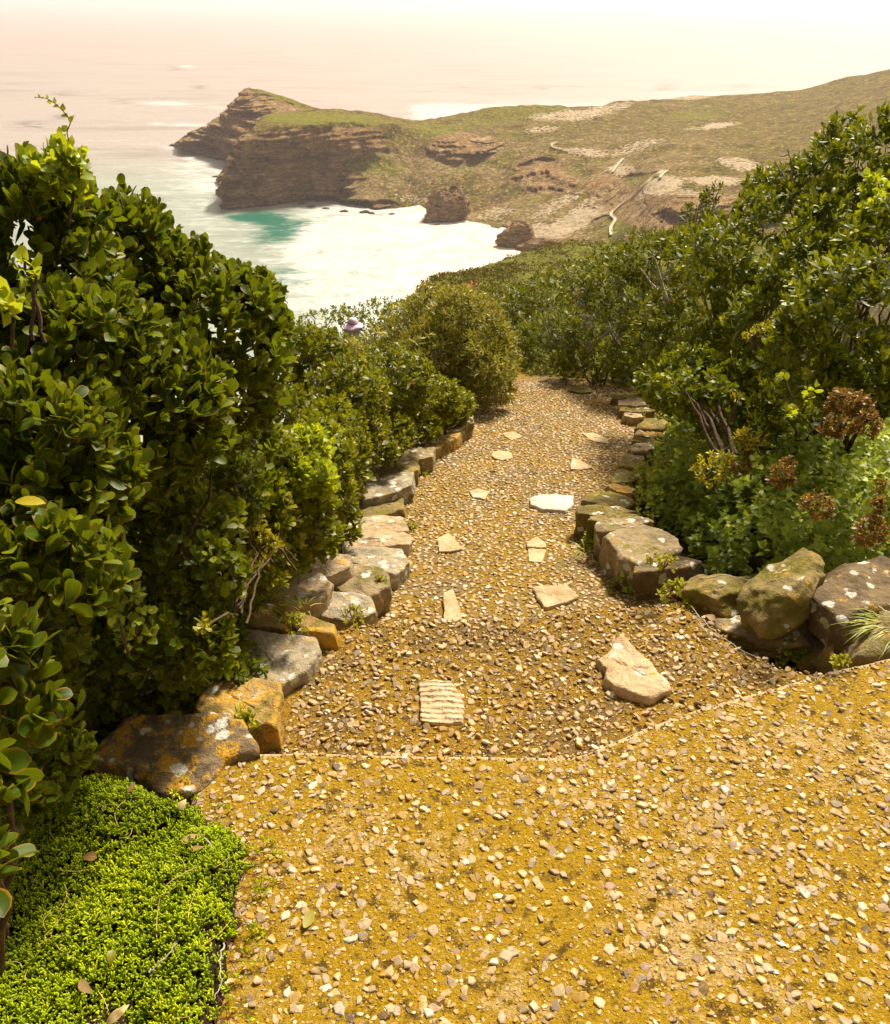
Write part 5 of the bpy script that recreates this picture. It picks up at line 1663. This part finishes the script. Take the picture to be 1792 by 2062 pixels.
weed('sprig growing out of the joint on the biggest flat-topped block', 1335, 1135, -0.05, 0.06, 0.04, 92, leaf=0.02, n=16)
weed('weed in the dark corner below the big square rock', 1580, 1325, -0.3, 0.05, 0.09, 93, 'leaf_weed', 0.022, 18)


def grass(label, px, py, z, r, h, n, seed, lean=(0, 0)):
    c = at_z(px, py, z)
    rng = np.random.default_rng(seed)
    parts, rn, rm = [], [], []
    for i in range(n):
        a = rng.uniform(0, 6.28)
        b = c + np.array([math.cos(a), math.sin(a), 0]) * r * math.sqrt(rng.random())
        d = unit(np.array([math.cos(a) * 0.7 + lean[0], math.sin(a) * 0.7 + lean[1], 0.8]) + rng.normal(0, 0.25, 3))
        L = h * rng.uniform(0.5, 1.2)
        s = np.linspace(0, 1, 7)[:, None]
        ln = b + d * L * s + np.array([0, 0, -0.55 * L]) * s ** 2.2 + np.array([d[0], d[1], 0]) * 0.25 * L * s ** 2
        sd2 = unit(np.cross(d, [0, 0, 1.0]))
        w = (0.0022 * (1 - s ** 1.8) + 0.0002)
        V = np.concatenate([ln - sd2 * w, ln + sd2 * w])
        f = np.array([[j, j + 1, j + 8, j + 7] for j in range(6)])
        parts.append((V, f)); rn.append(np.full(14, rng.random())); rm.append(np.full(14, 0.3))
    V, F = join(parts)
    o = mk('grass_tuft', V, F, M['grass'], attrs={'rnd': np.concatenate(rn), 'rim': np.concatenate(rm)}, own_loc=c)
    tag(o, label, 'grass', 'grass tufts')
    return o


grass('thick bright grass tuft at the right edge on the upright brown rock', 1800, 1265, -0.06, 0.09, 0.10, 150, 101, (-0.5, -0.2))
grass('dry grass tuft bending over the orange stone under the bush', 540, 1212, -0.06, 0.05, 0.09, 50, 102, (0.6, 0))
grass('sparse grass blades between the white-spotted rock and ochre block', 478, 1440, 0.0, 0.025, 0.06, 16, 103)
grass('sparse grass on the lichen-orange pale stone', 615, 1225, -0.08, 0.03, 0.06, 14, 104)
grass('grass fringe beside the thin upright slabs', 1180, 1110, -0.45, 0.03, 0.10, 16, 105)


# ------------------------------------------------------------------ succulent mat at the lower left
def mound(x, y):
    # a low swelling mat, higher by the big rock and falling into the dark hollow at the left
    px, py = project(np.stack([x, y, 0.03 + 0 * x], -1))
    h = 0.055 + 0.045 * fbm(np.stack([x, y, 0 * x], -1), 6.0, 3) + 0.05 * np.exp(-(((px - 250) / 130) ** 2 + ((py - 1640) / 90) ** 2))
    h = h - 0.05 * sstep(440, 510, px) - 0.10 * sstep(60, -60, px) * sstep(1850, 1650, py)
    return np.maximum(h, 0.012)


def succulents():
    rng = np.random.default_rng(111)
    poly = [(150, 1575), (230, 1545), (330, 1600), (400, 1610), (430, 1640), (490, 1665), (500, 1720), (470, 1800), (480, 1850), (450, 1900), (455, 1960), (430, 2040), (440, 2120),
            (420, 2300), (-300, 2300), (-250, 1900), (-120, 1740), (0, 1700), (70, 1640)]
    Wd = at_z(*np.array(poly, float).T, 0.04)[:, :2]
    x, y = scatter(Wd, 0.0112, rng)
    k = seen(x, y, 0.05, 0.1)
    x, y = x[k], y[k]
    d = np.min([np.hypot(x - (a[0] + (b[0] - a[0]) * s), y - (a[1] + (b[1] - a[1]) * s)) for a, b in zip(Wd, np.roll(Wd, -1, 0)) for s in np.linspace(0, 1, 14)], axis=0)
    k = (d > 0.012) | (rng.random(len(x)) < 0.45)
    x, y, d = x[k], y[k], d[k]
    e = np.clip(d / 0.06, 0.15, 1)
    z = mound(x, y) * e + rng.uniform(-0.008, 0.010, len(x))
    P = np.stack([x, y, z], -1)
    A = unit(np.stack([rng.normal(0, .45, len(x)), rng.normal(-0.1, .45, len(x)), 0.9 + 0 * x], -1))
    # stubby finger leaves: tapered five-sided tubes
    L = 8
    O, Y, Z, S = shoots(P, A, L, 0.0165, rng, 58, 8, stem=0.9)
    th = np.arange(4) * np.pi / 2
    tv = np.concatenate([[(np.cos(t) * r, s, np.sin(t) * r) for t in th] for s, r in [(0, .09), (.45, .15), (.85, .13)]] + [[(0, 1.02, 0)]])
    f4 = grid_faces(3, 4, True)
    f3 = np.array([[8 + i, 8 + (i + 1) % 4, 12] for i in range(4)])
    Y = unit(Y); X = unit(np.cross(Y, Z)); Z = np.cross(X, Y)
    V = O[:, None] + S[:, None, None] * (tv[None, :, 0:1] * X[:, None] + tv[None, :, 1:2] * Y[:, None] + tv[None, :, 2:3] * Z[:, None])
    off = (np.arange(len(O)) * 13)[:, None, None]
    rn = np.clip(np.repeat(rng.normal(0.45, 0.16, len(P)) + 0.22 * fbm(P, 9, 3), L) + np.tile(np.linspace(-0.25, 0.3, L), len(P)), 0, 1)
    o = mk('succulent_mat', V.reshape(-1, 3), [(f4[None] + off).reshape(-1, 4), (f3[None] + off).reshape(-1, 3)], M['succulent'],
           attrs={'rnd': np.repeat(rn, 13), 'rim': np.full(len(O) * 13, 0.4)})
    tag(o, 'bright green mat of stubby finger-leaved succulents at the lower left', 'succulents', kind='stuff')
    # the soil the mat roots in
    c = Wd.mean(0)
    rings = []
    n = len(Wd)
    for s in (0.001, 0.3, 0.6, 0.85, 0.97, 1.0):
        q = c + (Wd - c) * s
        rings.append(np.c_[q, mound(q[:, 0], q[:, 1]) * (0.6 if s < 0.9 else 0.1) - 0.006])
    rings.append(np.c_[Wd, 0 * Wd[:, 0] - 0.35])
    b = mk('soil_bank', np.concatenate(rings), grid_faces(len(rings), n, True), M['soil'])
    tag(b, kind='structure')



def runners():
    rng = np.random.default_rng(131)
    parts, O_, Y_, Z_, S_ = [], [], [], [], []
    edge = [(505, 1675), (512, 1715), (490, 1770), (478, 1815), (486, 1850), (462, 1895), (460, 1940), (450, 2000), (445, 2055), (430, 1640), (400, 1612), (340, 1600)]
    for px, py in edge:
        for q in range(4):
            b = at_z(px - 12 + rng.normal(0, 10), py + rng.normal(0, 16), 0.025)
            a = rng.normal(-0.15, 0.7)
            L = rng.uniform(0.03, 0.09)
            d = np.array([math.cos(a), math.sin(a), 0.0])
            s_ = np.linspace(0, 1, 9)[:, None]
            p = b + d * L * s_ + np.array([0, 0, 1.0]) * (0.010 * np.sin(3.14 * s_) - 0.018 * s_) + rng.normal(0, 0.0015, (9, 3))
            p[:, 2] = np.maximum(p[:, 2], 0.004)
            parts.append(tube(p, np.linspace(0.0011, 0.0006, 9), 4))
            if rng.random() < 0.75:
                for i in (5, 6, 7, 8):
                    n = 4
                    O_.append(np.repeat(p[i][None], n, 0))
                    Y_.append(rng.normal(0, 0.7, (n, 3)) + [d[0] * 0.5, d[1] * 0.5, 0.8])
                    Z_.append(rng.normal(0, 1, (n, 3)))
                    S_.append(rng.uniform(0.008, 0.014, n))
    O, Y, Z, S = np.concatenate(O_), np.concatenate(Y_), np.concatenate(Z_), np.concatenate(S_)
    V, F, rnd, rim = bake_leaves('lance', 'mid', O, Y, Z, S, rng, 1.5, np.clip(rng.normal(0.6, 0.2, len(S)), 0, 1))
    a = mk('succulent_runners', V, F, M['succulent'], attrs={'rnd': rnd, 'rim': rim})
    tag(a, 'loose leafy runner tips of the succulents creeping over the yellow slab', 'succulents', kind='stuff')
    b = mk('runner_stems', *join(parts), M['bark_red'])
    tag(b, 'thin reddish runner stems straggling from the succulents onto the yellow slab', 'stems', kind='stuff')


succulents()
runners()


def straws():
    rng = np.random.default_rng(141)
    parts = []
    for _ in range(28):
        px, py = rng.uniform(10, 480), rng.uniform(1640, 2080)
        b = at_z(px, py, 0.05)
        b[2] = float(mound(b[0], b[1])) + 0.012
        a, L = rng.uniform(0, 6.28), rng.uniform(0.02, 0.085)
        s_ = np.linspace(0, 1, 8)[:, None]
        p = b + np.array([math.cos(a), math.sin(a), rng.uniform(-0.1, 0.35)]) * L * s_ + np.array([math.sin(a), -math.cos(a), 0.4]) * L * rng.uniform(-0.3, 0.3) * np.sin(3.1 * s_)
        parts.append(tube(p, np.linspace(0.0011, 0.0006, 8), 4))
    o = mk('dry_stems', *join(parts), M['straw'])
    tag(o, 'thin straw-coloured dead stems caught in the succulent mat', 'stems', kind='stuff')


straws()


# ------------------------------------------------------------------ fallen leaves and twigs
def fallen(label, px, py, z, size, ang, tilt, mat, seed, kind='oblong', width=1.0, group='fallen leaves'):
    c = at_z(px, py, z)
    rng = np.random.default_rng(seed)
    a = R(ang)
    Y = np.array([[math.cos(a), math.sin(a), tilt]])
    Z = np.array([[0.3 * math.sin(a), -0.4, 0.9]])
    V, F, rnd, rim = bake_leaves(kind, 'hi', np.array([c]), Y, Z, np.array([size]), rng, width, np.array([rng.random()]))
    th = 0.0012
    n = len(V)
    bot = V - unit(Z) * th
    F2 = [f[:, ::-1] + n for f in F]
    o = mk('fallen_leaf', np.concatenate([V, bot]), F + F2, M[mat], attrs={'rnd': np.tile(rnd, 2), 'rim': np.tile(rim, 2)}, own_loc=c)
    tag(o, label, 'leaf', group)


fallen('lone yellow-green leaf lying on the yellow slab', 612, 1868, 0.012, 0.045, 70, 0.05, 'leaf_yellow', 1)
fallen('yellow leaf upright in the middle of the succulents', 222, 1945, 0.08, 0.03, 95, 0.6, 'leaf_yellow', 2, 'obovate')
fallen('pale dry leaf on the upper part of the succulents', 165, 1725, 0.095, 0.035, -5, 0.1, 'dry_leaf', 3, 'obovate')
fallen('curled tan leaf near the bottom edge of the succulents', 215, 2062, 0.06, 0.05, 40, 0.3, 'dry_leaf', 4, 'lance', 1.4)
fallen('brown leaf where the succulents meet the yellow slab', 365, 1695, 0.06, 0.045, 15, 0.1, 'dry_leaf', 5)
fallen('thin pale leaf next to the brown one on the succulents', 378, 1712, 0.06, 0.04, 8, 0.15, 'dry_leaf', 6, 'lance', 1.3)
fallen('olive leaf sunk in the lower left of the succulents', 160, 1975, 0.075, 0.045, -40, 0.1, 'dry_leaf', 7, 'lance', 1.5)
fallen('small cream leaf standing near the top of the succulents', 258, 1595, 0.13, 0.028, 60, 0.5, 'dry_leaf', 8, 'lance', 1.4)
fallen('big pale yellow leaf lying flat out of the big left bush', 30, 1010, 1.19, 0.042, 0, -0.03, 'leaf_yellow', 9, 'oblong', 0.9)
fallen('orange leaf at the foot of the white-spotted rock', 360, 1630, 0.06, 0.03, 60, 0.4, 'dry_leaf', 10, 'ovate')
fallen('star-shaped dry brown leaf by the low worn rock', 1440, 1248, -0.16, 0.04, 150, 0.2, 'dry_leaf', 11, 'ovate')
rt = np.random.default_rng(4)
for lab, pts in [('long dry twig lying across the damp hollow at the right', [(1392, 1222, -.15), (1430, 1265, -.17), (1480, 1300, -.18), (1540, 1335, -.18), (1592, 1362, -.19)]),
                 ('shorter dry twig beside the long one', [(1400, 1245, -.17), (1440, 1290, -.18), (1500, 1320, -.18)]),
                 ('straw-coloured twig over the low worn rock', [(1410, 1165, -.08), (1470, 1160, -.06), (1530, 1175, -.07)]),
                 ('wiry twig at the edge of the succulents', [(395, 1670, .05), (430, 1710, .06), (455, 1735, .05), (445, 1760, .04)]),
                 ('pale twig crossing the lower succulents', [(300, 1960, .08), (340, 1920, .09), (360, 1885, .09)]),
                 ('bent straw at the slab side of the succulents', [(452, 1900, .03), (440, 1935, .05), (445, 1975, .05), (430, 2010, .05)])]:
    p = np.array([at_z(*q) for q in pts])
    p = catmull(p[:, None], 18)[:, 0] + rt.normal(0, 0.002, (18, 3))
    o = mk('twig', *tube(p, np.linspace(0.0024, 0.001, 18), 5), M['bark_pale'], own_loc=p[0])
    tag(o, lab, 'twig', 'dry twigs')


# dead branches showing above the hedge
def deadwood(label, base, tips, seed):
    rng = np.random.default_rng(seed)
    b = at_t(*base)
    o = thing('dead_branch', b, label, 'branch', 'bleached dead branches in the hedge')
    parts = []
    for (tip, forks) in tips:
        t_ = at_t(*tip)
        s = np.linspace(0, 1, 12)[:, None]
        L = np.linalg.norm(t_ - b)
        pts = b + (t_ - b) * s
        pts[1:-1] += np.cumsum(rng.normal(0, 0.02 * L, (10, 3)), 0) * 0.5
        parts.append(tube(pts, 0.012 * (1 - s[:, 0]) + 0.003, 6))
        for k in range(forks):
            i = rng.integers(4, 11)
            e = pts[i] + unit(rng.normal(0, 1, 3) + [0, 0, 0.7] + unit(t_ - b)) * L * rng.uniform(0.15, 0.35)
            f = pts[i] + (e - pts[i]) * np.linspace(0, 1, 6)[:, None] + rng.normal(0, 0.012 * L, (6, 3)) * np.array([0, .5, 1, 1, 1, 1])[:, None]
            parts.append(tube(f, np.linspace(0.005, 0.0018, 6), 5))
    mk('limb', *join(parts), M['bark_pale'], parent=o)


deadwood('bleached dead branch forking up beside the dark tuft on the skyline', (1395, 520, 7.2), [((1385, 425, 7.2), 5), ((1420, 430, 7.0), 4), ((1440, 440, 7.0), 3)], 1)
deadwood('tangle of grey dead twigs left of the rosetted bush', (1350, 620, 6.4), [((1320, 510, 6.4), 5), ((1290, 540, 6.5), 4), ((1350, 500, 6.2), 4), ((1400, 560, 6.0), 4)], 2)
deadwood('grey dead branches low in the hedge above the far bend', (1180, 720, 8.0), [((1170, 600, 8.0), 5), ((1200, 620, 7.8), 4), ((1240, 650, 7.4), 4)], 3)
deadwood('short bare twigs reaching out of the tall corner bush', (1600, 400, 5.2), [((1585, 300, 5.2), 3), ((1560, 330, 5.2), 3)], 4)
deadwood('pale dead stem rising from the light olive bush', (640, 800, 4.7), [((625, 735, 4.7), 3), ((640, 750, 4.7), 3)], 5)


# ------------------------------------------------------------------ person in a lilac sun hat, walking down beyond the bushes
def person():
    hat_top = at_t(710, 639, 18.0)
    hx, hy, hz = hat_top
    gz = hz - 1.70
    o = thing('person', (hx, hy, gz), 'person in a wide lilac sun hat behind the dark bush, only the hat showing', 'person')
    me = bpy.data.meshes.new('body')
    J = [(0, 0, .92), (0, 0, 1.15), (0, 0, 1.36), (0, 0, 1.46), (0, .02, 1.58), (-.17, 0, 1.36), (-.22, .03, 1.10), (-.20, -.05, .86), (.17, 0, 1.36), (.22, .03, 1.10), (.20, -.05, .86),
         (-.10, 0, .86), (-.10, -.02, .48), (-.10, .04, .06), (-.10, -.10, .03), (.10, 0, .86), (.10, -.02, .48), (.10, .04, .06), (.10, -.10, .03)]
    E = [(0, 1), (1, 2), (2, 3), (3, 4), (2, 5), (5, 6), (6, 7), (2, 8), (8, 9), (9, 10), (0, 11), (11, 12), (12, 13), (13, 14), (0, 15), (15, 16), (16, 17), (17, 18)]
    rad = [.13, .12, .13, .055, .095, .06, .045, .035, .06, .045, .035, .09, .06, .042, .035, .09, .06, .042, .035]
    me.from_pydata([Vector(j) for j in J], E, [])
    ob = bpy.data.objects.new('body', me)
    COL.objects.link(ob)
    ob.parent = o
    sk = ob.modifiers.new('skin', 'SKIN')
    for v, r_ in zip(me.skin_vertices[0].data, rad): v.radius = (r_, r_ * 0.9)
    me.skin_vertices[0].data[0].use_root = True
    ob.modifiers.new('sub', 'SUBSURF').render_levels = 2
    me.materials.append(M['shirt'])
    # hat: crown, band, floppy brim
    th = np.linspace(0, 2 * np.pi, 40, endpoint=False)
    prof = [(0.001, 1.702), (.03, 1.70), (.06, 1.688), (.085, 1.662), (.098, 1.625), (.104, 1.585)]
    V = np.concatenate([np.stack([r_ * np.cos(th), r_ * 1.12 * np.sin(th), z + 0 * th + 0.004 * np.sin(2 * th)], -1) for r_, z in prof])
    pos = np.array([hx, hy, gz])
    hat = mk('sun_hat', V + pos, grid_faces(len(prof), 40, True), M['hat'], parent=o)
    pr = [(.1045, 1.586), (.107, 1.572), (.15, 1.562), (.19, 1.545), (.215, 1.520), (.212, 1.516), (.15, 1.556), (.103, 1.568)]
    V = np.concatenate([np.stack([r_ * np.cos(th), r_ * 1.05 * np.sin(th), z - (r_ - .1) * 0.55 * (0.5 + 0.5 * np.cos(th - 2.9)) + 0.012 * np.sin(5 * th) * (r_ > .14)], -1) for r_, z in pr])
    mk('brim', V + pos, grid_faces(len(pr), 40, True), M['hat'], parent=hat)
    pb = [(.1055, 1.584), (.1085, 1.583), (.1062, 1.612), (.1032, 1.612)]
    V = np.concatenate([np.stack([r_ * np.cos(th), r_ * 1.12 * np.sin(th), z + 0 * th], -1) for r_, z in pb])
    mk('hat_band', V + pos, grid_faces(4, 40, True), M['hat_band'], parent=hat)


person()


# ------------------------------------------------------------------ far things: boardwalk stairs, rock stacks, rocks in the surf
HPX, HPY = project(HG)
HFLAT, HP2 = HG.reshape(-1, 3), np.stack([HPX.ravel(), HPY.ravel()], -1)
vis = HFLAT[:, 1] < 1500


def on_head(px, py):
    d = ((HP2 - [px, py]) ** 2).sum(1)
    c = np.where(d < d.min() + 6)[0]
    return HFLAT[c[np.argmin(HFLAT[c][:, 1])]]


def boardwalk(label, pts, w=2.2):
    P = np.array([on_head(*p) for p in pts])
    out = []
    for a, b in zip(P[:-1], P[1:]):
        k = max(2, int(np.linalg.norm(b - a) / 4))
        out += [a + (b - a) * s for s in np.linspace(0, 1, k, endpoint=False)]
    out.append(P[-1])
    P = np.array(out)
    for _ in range(3): P[1:-1] = (P[:-2] + 2 * P[1:-1] + P[2:]) / 4
    P = P + [0, -1.0, 1.2]
    t_ = unit(np.gradient(P, axis=0) * [1, 1, 0.0])
    sd2 = np.stack([t_[:, 1], -t_[:, 0], 0 * t_[:, 0]], -1) * w / 2
    o = thing('boardwalk', P[0], label, 'boardwalk', 'timber walkways to the beach')
    up_ = np.array([0, 0, 1.0])

    def beam(A, hw, hh):
        q = unit(np.stack([t_[:, 1], -t_[:, 0], 0 * t_[:, 0]], -1)) * hw
        V = np.stack([A - q - up_ * hh, A + q - up_ * hh, A + q + up_ * hh, A - q + up_ * hh], 1)
        return V.reshape(-1, 3), grid_faces(len(A), 4, True)
    mk('deck', *beam(P, w / 2, 0.25), M['plank'], parent=o)
    mk('railing', *beam(P + sd2 + up_ * 1.1, 0.10, 0.12), M['plank'], parent=o)
    mk('railing', *beam(P - sd2 + up_ * 1.1, 0.10, 0.12), M['plank'], parent=o)


boardwalk('long timber stair zigzagging down the green gully to the beach', [(1228, 474), (1228, 455), (1240, 444), (1224, 432), (1262, 402), (1300, 368), (1332, 344)])
boardwalk('timber walkway running level from the top of the stair to the cliff point', [(1332, 344), (1320, 343), (1290, 347), (1262, 349)])
boardwalk('short timber walkway dropping across pale bare rock at the right of the stair top', [(1342, 343), (1330, 352), (1326, 360)])
boardwalk('steep timber steps above the bare cliff point', [(1253, 320), (1244, 330), (1232, 346)])
boardwalk('curved timber walkway higher up on the headland', [(1122, 287), (1108, 290), (1112, 298), (1130, 302), (1172, 304)], 1.8)
boardwalk('timber walkway on the rim of the right-hand cliff', [(1360, 394), (1402, 395)], 1.8)


def stack(label, px, py, y, radii, seed, kind='rock_stack', mat='headland'):
    c = at_y(px, py, y)
    nu, nv = 110, 90
    th = np.linspace(0, 2 * np.pi, nu, endpoint=False)
    ph = np.linspace(-np.pi / 2, np.pi / 2, nv)
    T, Pp = np.meshgrid(th, ph)
    d = np.stack([np.cos(Pp) * np.cos(T), np.cos(Pp) * np.sin(T), np.sin(Pp)], -1)
    e = 3.2
    k = (np.abs(d) ** e).sum(-1) ** (-1 / e)
    s = np.random.default_rng(seed).random(3) * 50
    P = d * k[..., None] * np.array(radii)
    lay = fbm(np.stack([P[..., 0] * .02, P[..., 1] * .02, P[..., 2] * 0.55], -1) + s, 1.0, 3)
    P = P * [1, 1, 1] * (1 + 0.34 * fbm(d + s, 1.3, 5)[..., None])
    tp = 1.12 - 0.38 * np.clip(P[..., 2] / radii[2], -1, 1.2)
    P = P * np.stack([tp, tp, 1 + 0 * tp], -1)
    P = P + d * [1, 1, 0] * (0.10 * min(radii) * lay + 0.08 * min(radii) * fbm(d + s, 6, 3))[..., None] + c
    one = np.ones(P.shape[:2])
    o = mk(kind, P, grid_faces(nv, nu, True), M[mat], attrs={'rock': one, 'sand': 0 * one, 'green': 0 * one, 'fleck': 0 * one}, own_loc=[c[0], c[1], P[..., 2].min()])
    tag(o, label, 'rock', 'layered rocks at the beach' if kind == 'rock_stack' else 'rocks in the surf')


stack('layered rock stack standing on the middle of the beach', 902, 425, 822, (17, 14, 18), 1)
stack('reddish layered rock stack at the near right corner of the beach', 1040, 482, 722, (12, 10, 12), 2)
stack('low grey layered outcrop right of the reddish stack', 1118, 497, 700, (22, 10, 6), 3)
for i, (px, py, rx, ry, lab) in enumerate([
        (607, 410, 3.5, 1.6, 'small dark rock in the surf under the left end of the cliff'), (628, 416, 4, 1.4, 'dark rock just right of the first one under the cliff'),
        (655, 420, 3, 1.0, 'tiny rock awash below the cliff ledge'), (692, 426, 3.4, 1.3, 'round rock awash midway along the boulder shore'),
        (734, 428, 4.5, 1.8, 'largest of the dark rocks at the boulder shore'), (748, 430, 2.6, 1.2, 'small rock touching the largest surf rock'),
        (790, 432, 3.2, 1.2, 'lone rock on the wet sand beyond the boulder shore'), (880, 455, 4, 1.4, 'reddish rocks on the sand left of the beach stack'),
        (930, 458, 4, 1.2, 'flat reddish rock on the sand right of the beach stack'), (458, 310, 6, 3, 'dark rock in the foam inside the back bay'), (470, 322, 5, 3, 'dark rock at the foot of the back cliff'),
        (442, 356, 7, 1.5, 'flat rock slab left of the cliff corner, alone in the water')]):
    stack(lab, px, py, wl(py), (rx, rx * 0.7, ry), 20 + i, 'sea_rock')

# scrub over the near shoulder
rs = np.random.default_rng(31)
sp_, sq_ = project(SG)
flat = SG.reshape(-1, 3)
okm = (rs.random(len(flat)) < 0.10 + 0.10 * fbm(flat * [1, 1, 0], 0.09, 3)) & (sp_.ravel() > 850)
C = flat[okm]
C = C + rs.normal(0, 0.5, C.shape) * [1, 1, 0]
N_ = len(C)
K = 14
dirs = unit(rs.normal(0, 1, (N_, K, 3)) + [0, 0, 0.5])
rad_ = rs.uniform(0.25, 0.75, (N_, 1, 1)) * rs.uniform(0.7, 1.1, (N_, K, 1))
O = (C[:, None] + dirs * rad_ * [1.2, 1.2, 0.8]).reshape(-1, 3)
rn = np.clip(np.repeat(rs.normal(0.45, 0.25, N_), K) + rs.normal(0, 0.15, N_ * K), 0, 1)
V, F, rnd, rim = bake_leaves('round', 'lo', O, dirs.reshape(-1, 3) + rs.normal(0, 0.4, (N_ * K, 3)), rs.normal(0, 1, (N_ * K, 3)) + [0, 0, 0.8], rs.uniform(0.2, 0.42, N_ * K), rs, 1.0, rn)
o = mk('scrub_cover', V, F, M['leaf_scrub'], attrs={'rnd': rnd, 'rim': rim})
tag(o, 'low green and brown scrub covering the near shoulder above the beach', 'scrub', kind='stuff')


# ------------------------------------------------------------------ sea air
def haze():
    k = NT('sea_haze')
    v = k.n('ShaderNodeVolumePrincipled')
    v.inputs['Color'].default_value = (0.85, 0.755, 0.81, 1)
    v.inputs['Density'].default_value = HAZE_D
    v.inputs['Anisotropy'].default_value = 0.45
    k.t.links.new(v.outputs[0], k.out.inputs['Volume'])
    x0, x1, y0, y1, z0, z1 = -66000, 66000, -200, 70000, SEA - 40, 14
    V = np.array([(x, y, z) for z in (z0, z1) for y in (y0, y1) for x in (x0, x1)], float)
    F = np.array([[0, 2, 3, 1], [4, 5, 7, 6], [0, 1, 5, 4], [2, 6, 7, 3], [0, 4, 6, 2], [1, 3, 7, 5]])
    o = mk('haze', V, F, k.m, smooth=False)
    tag(o, kind='stuff')


HAZE_D = 0.00009
haze()
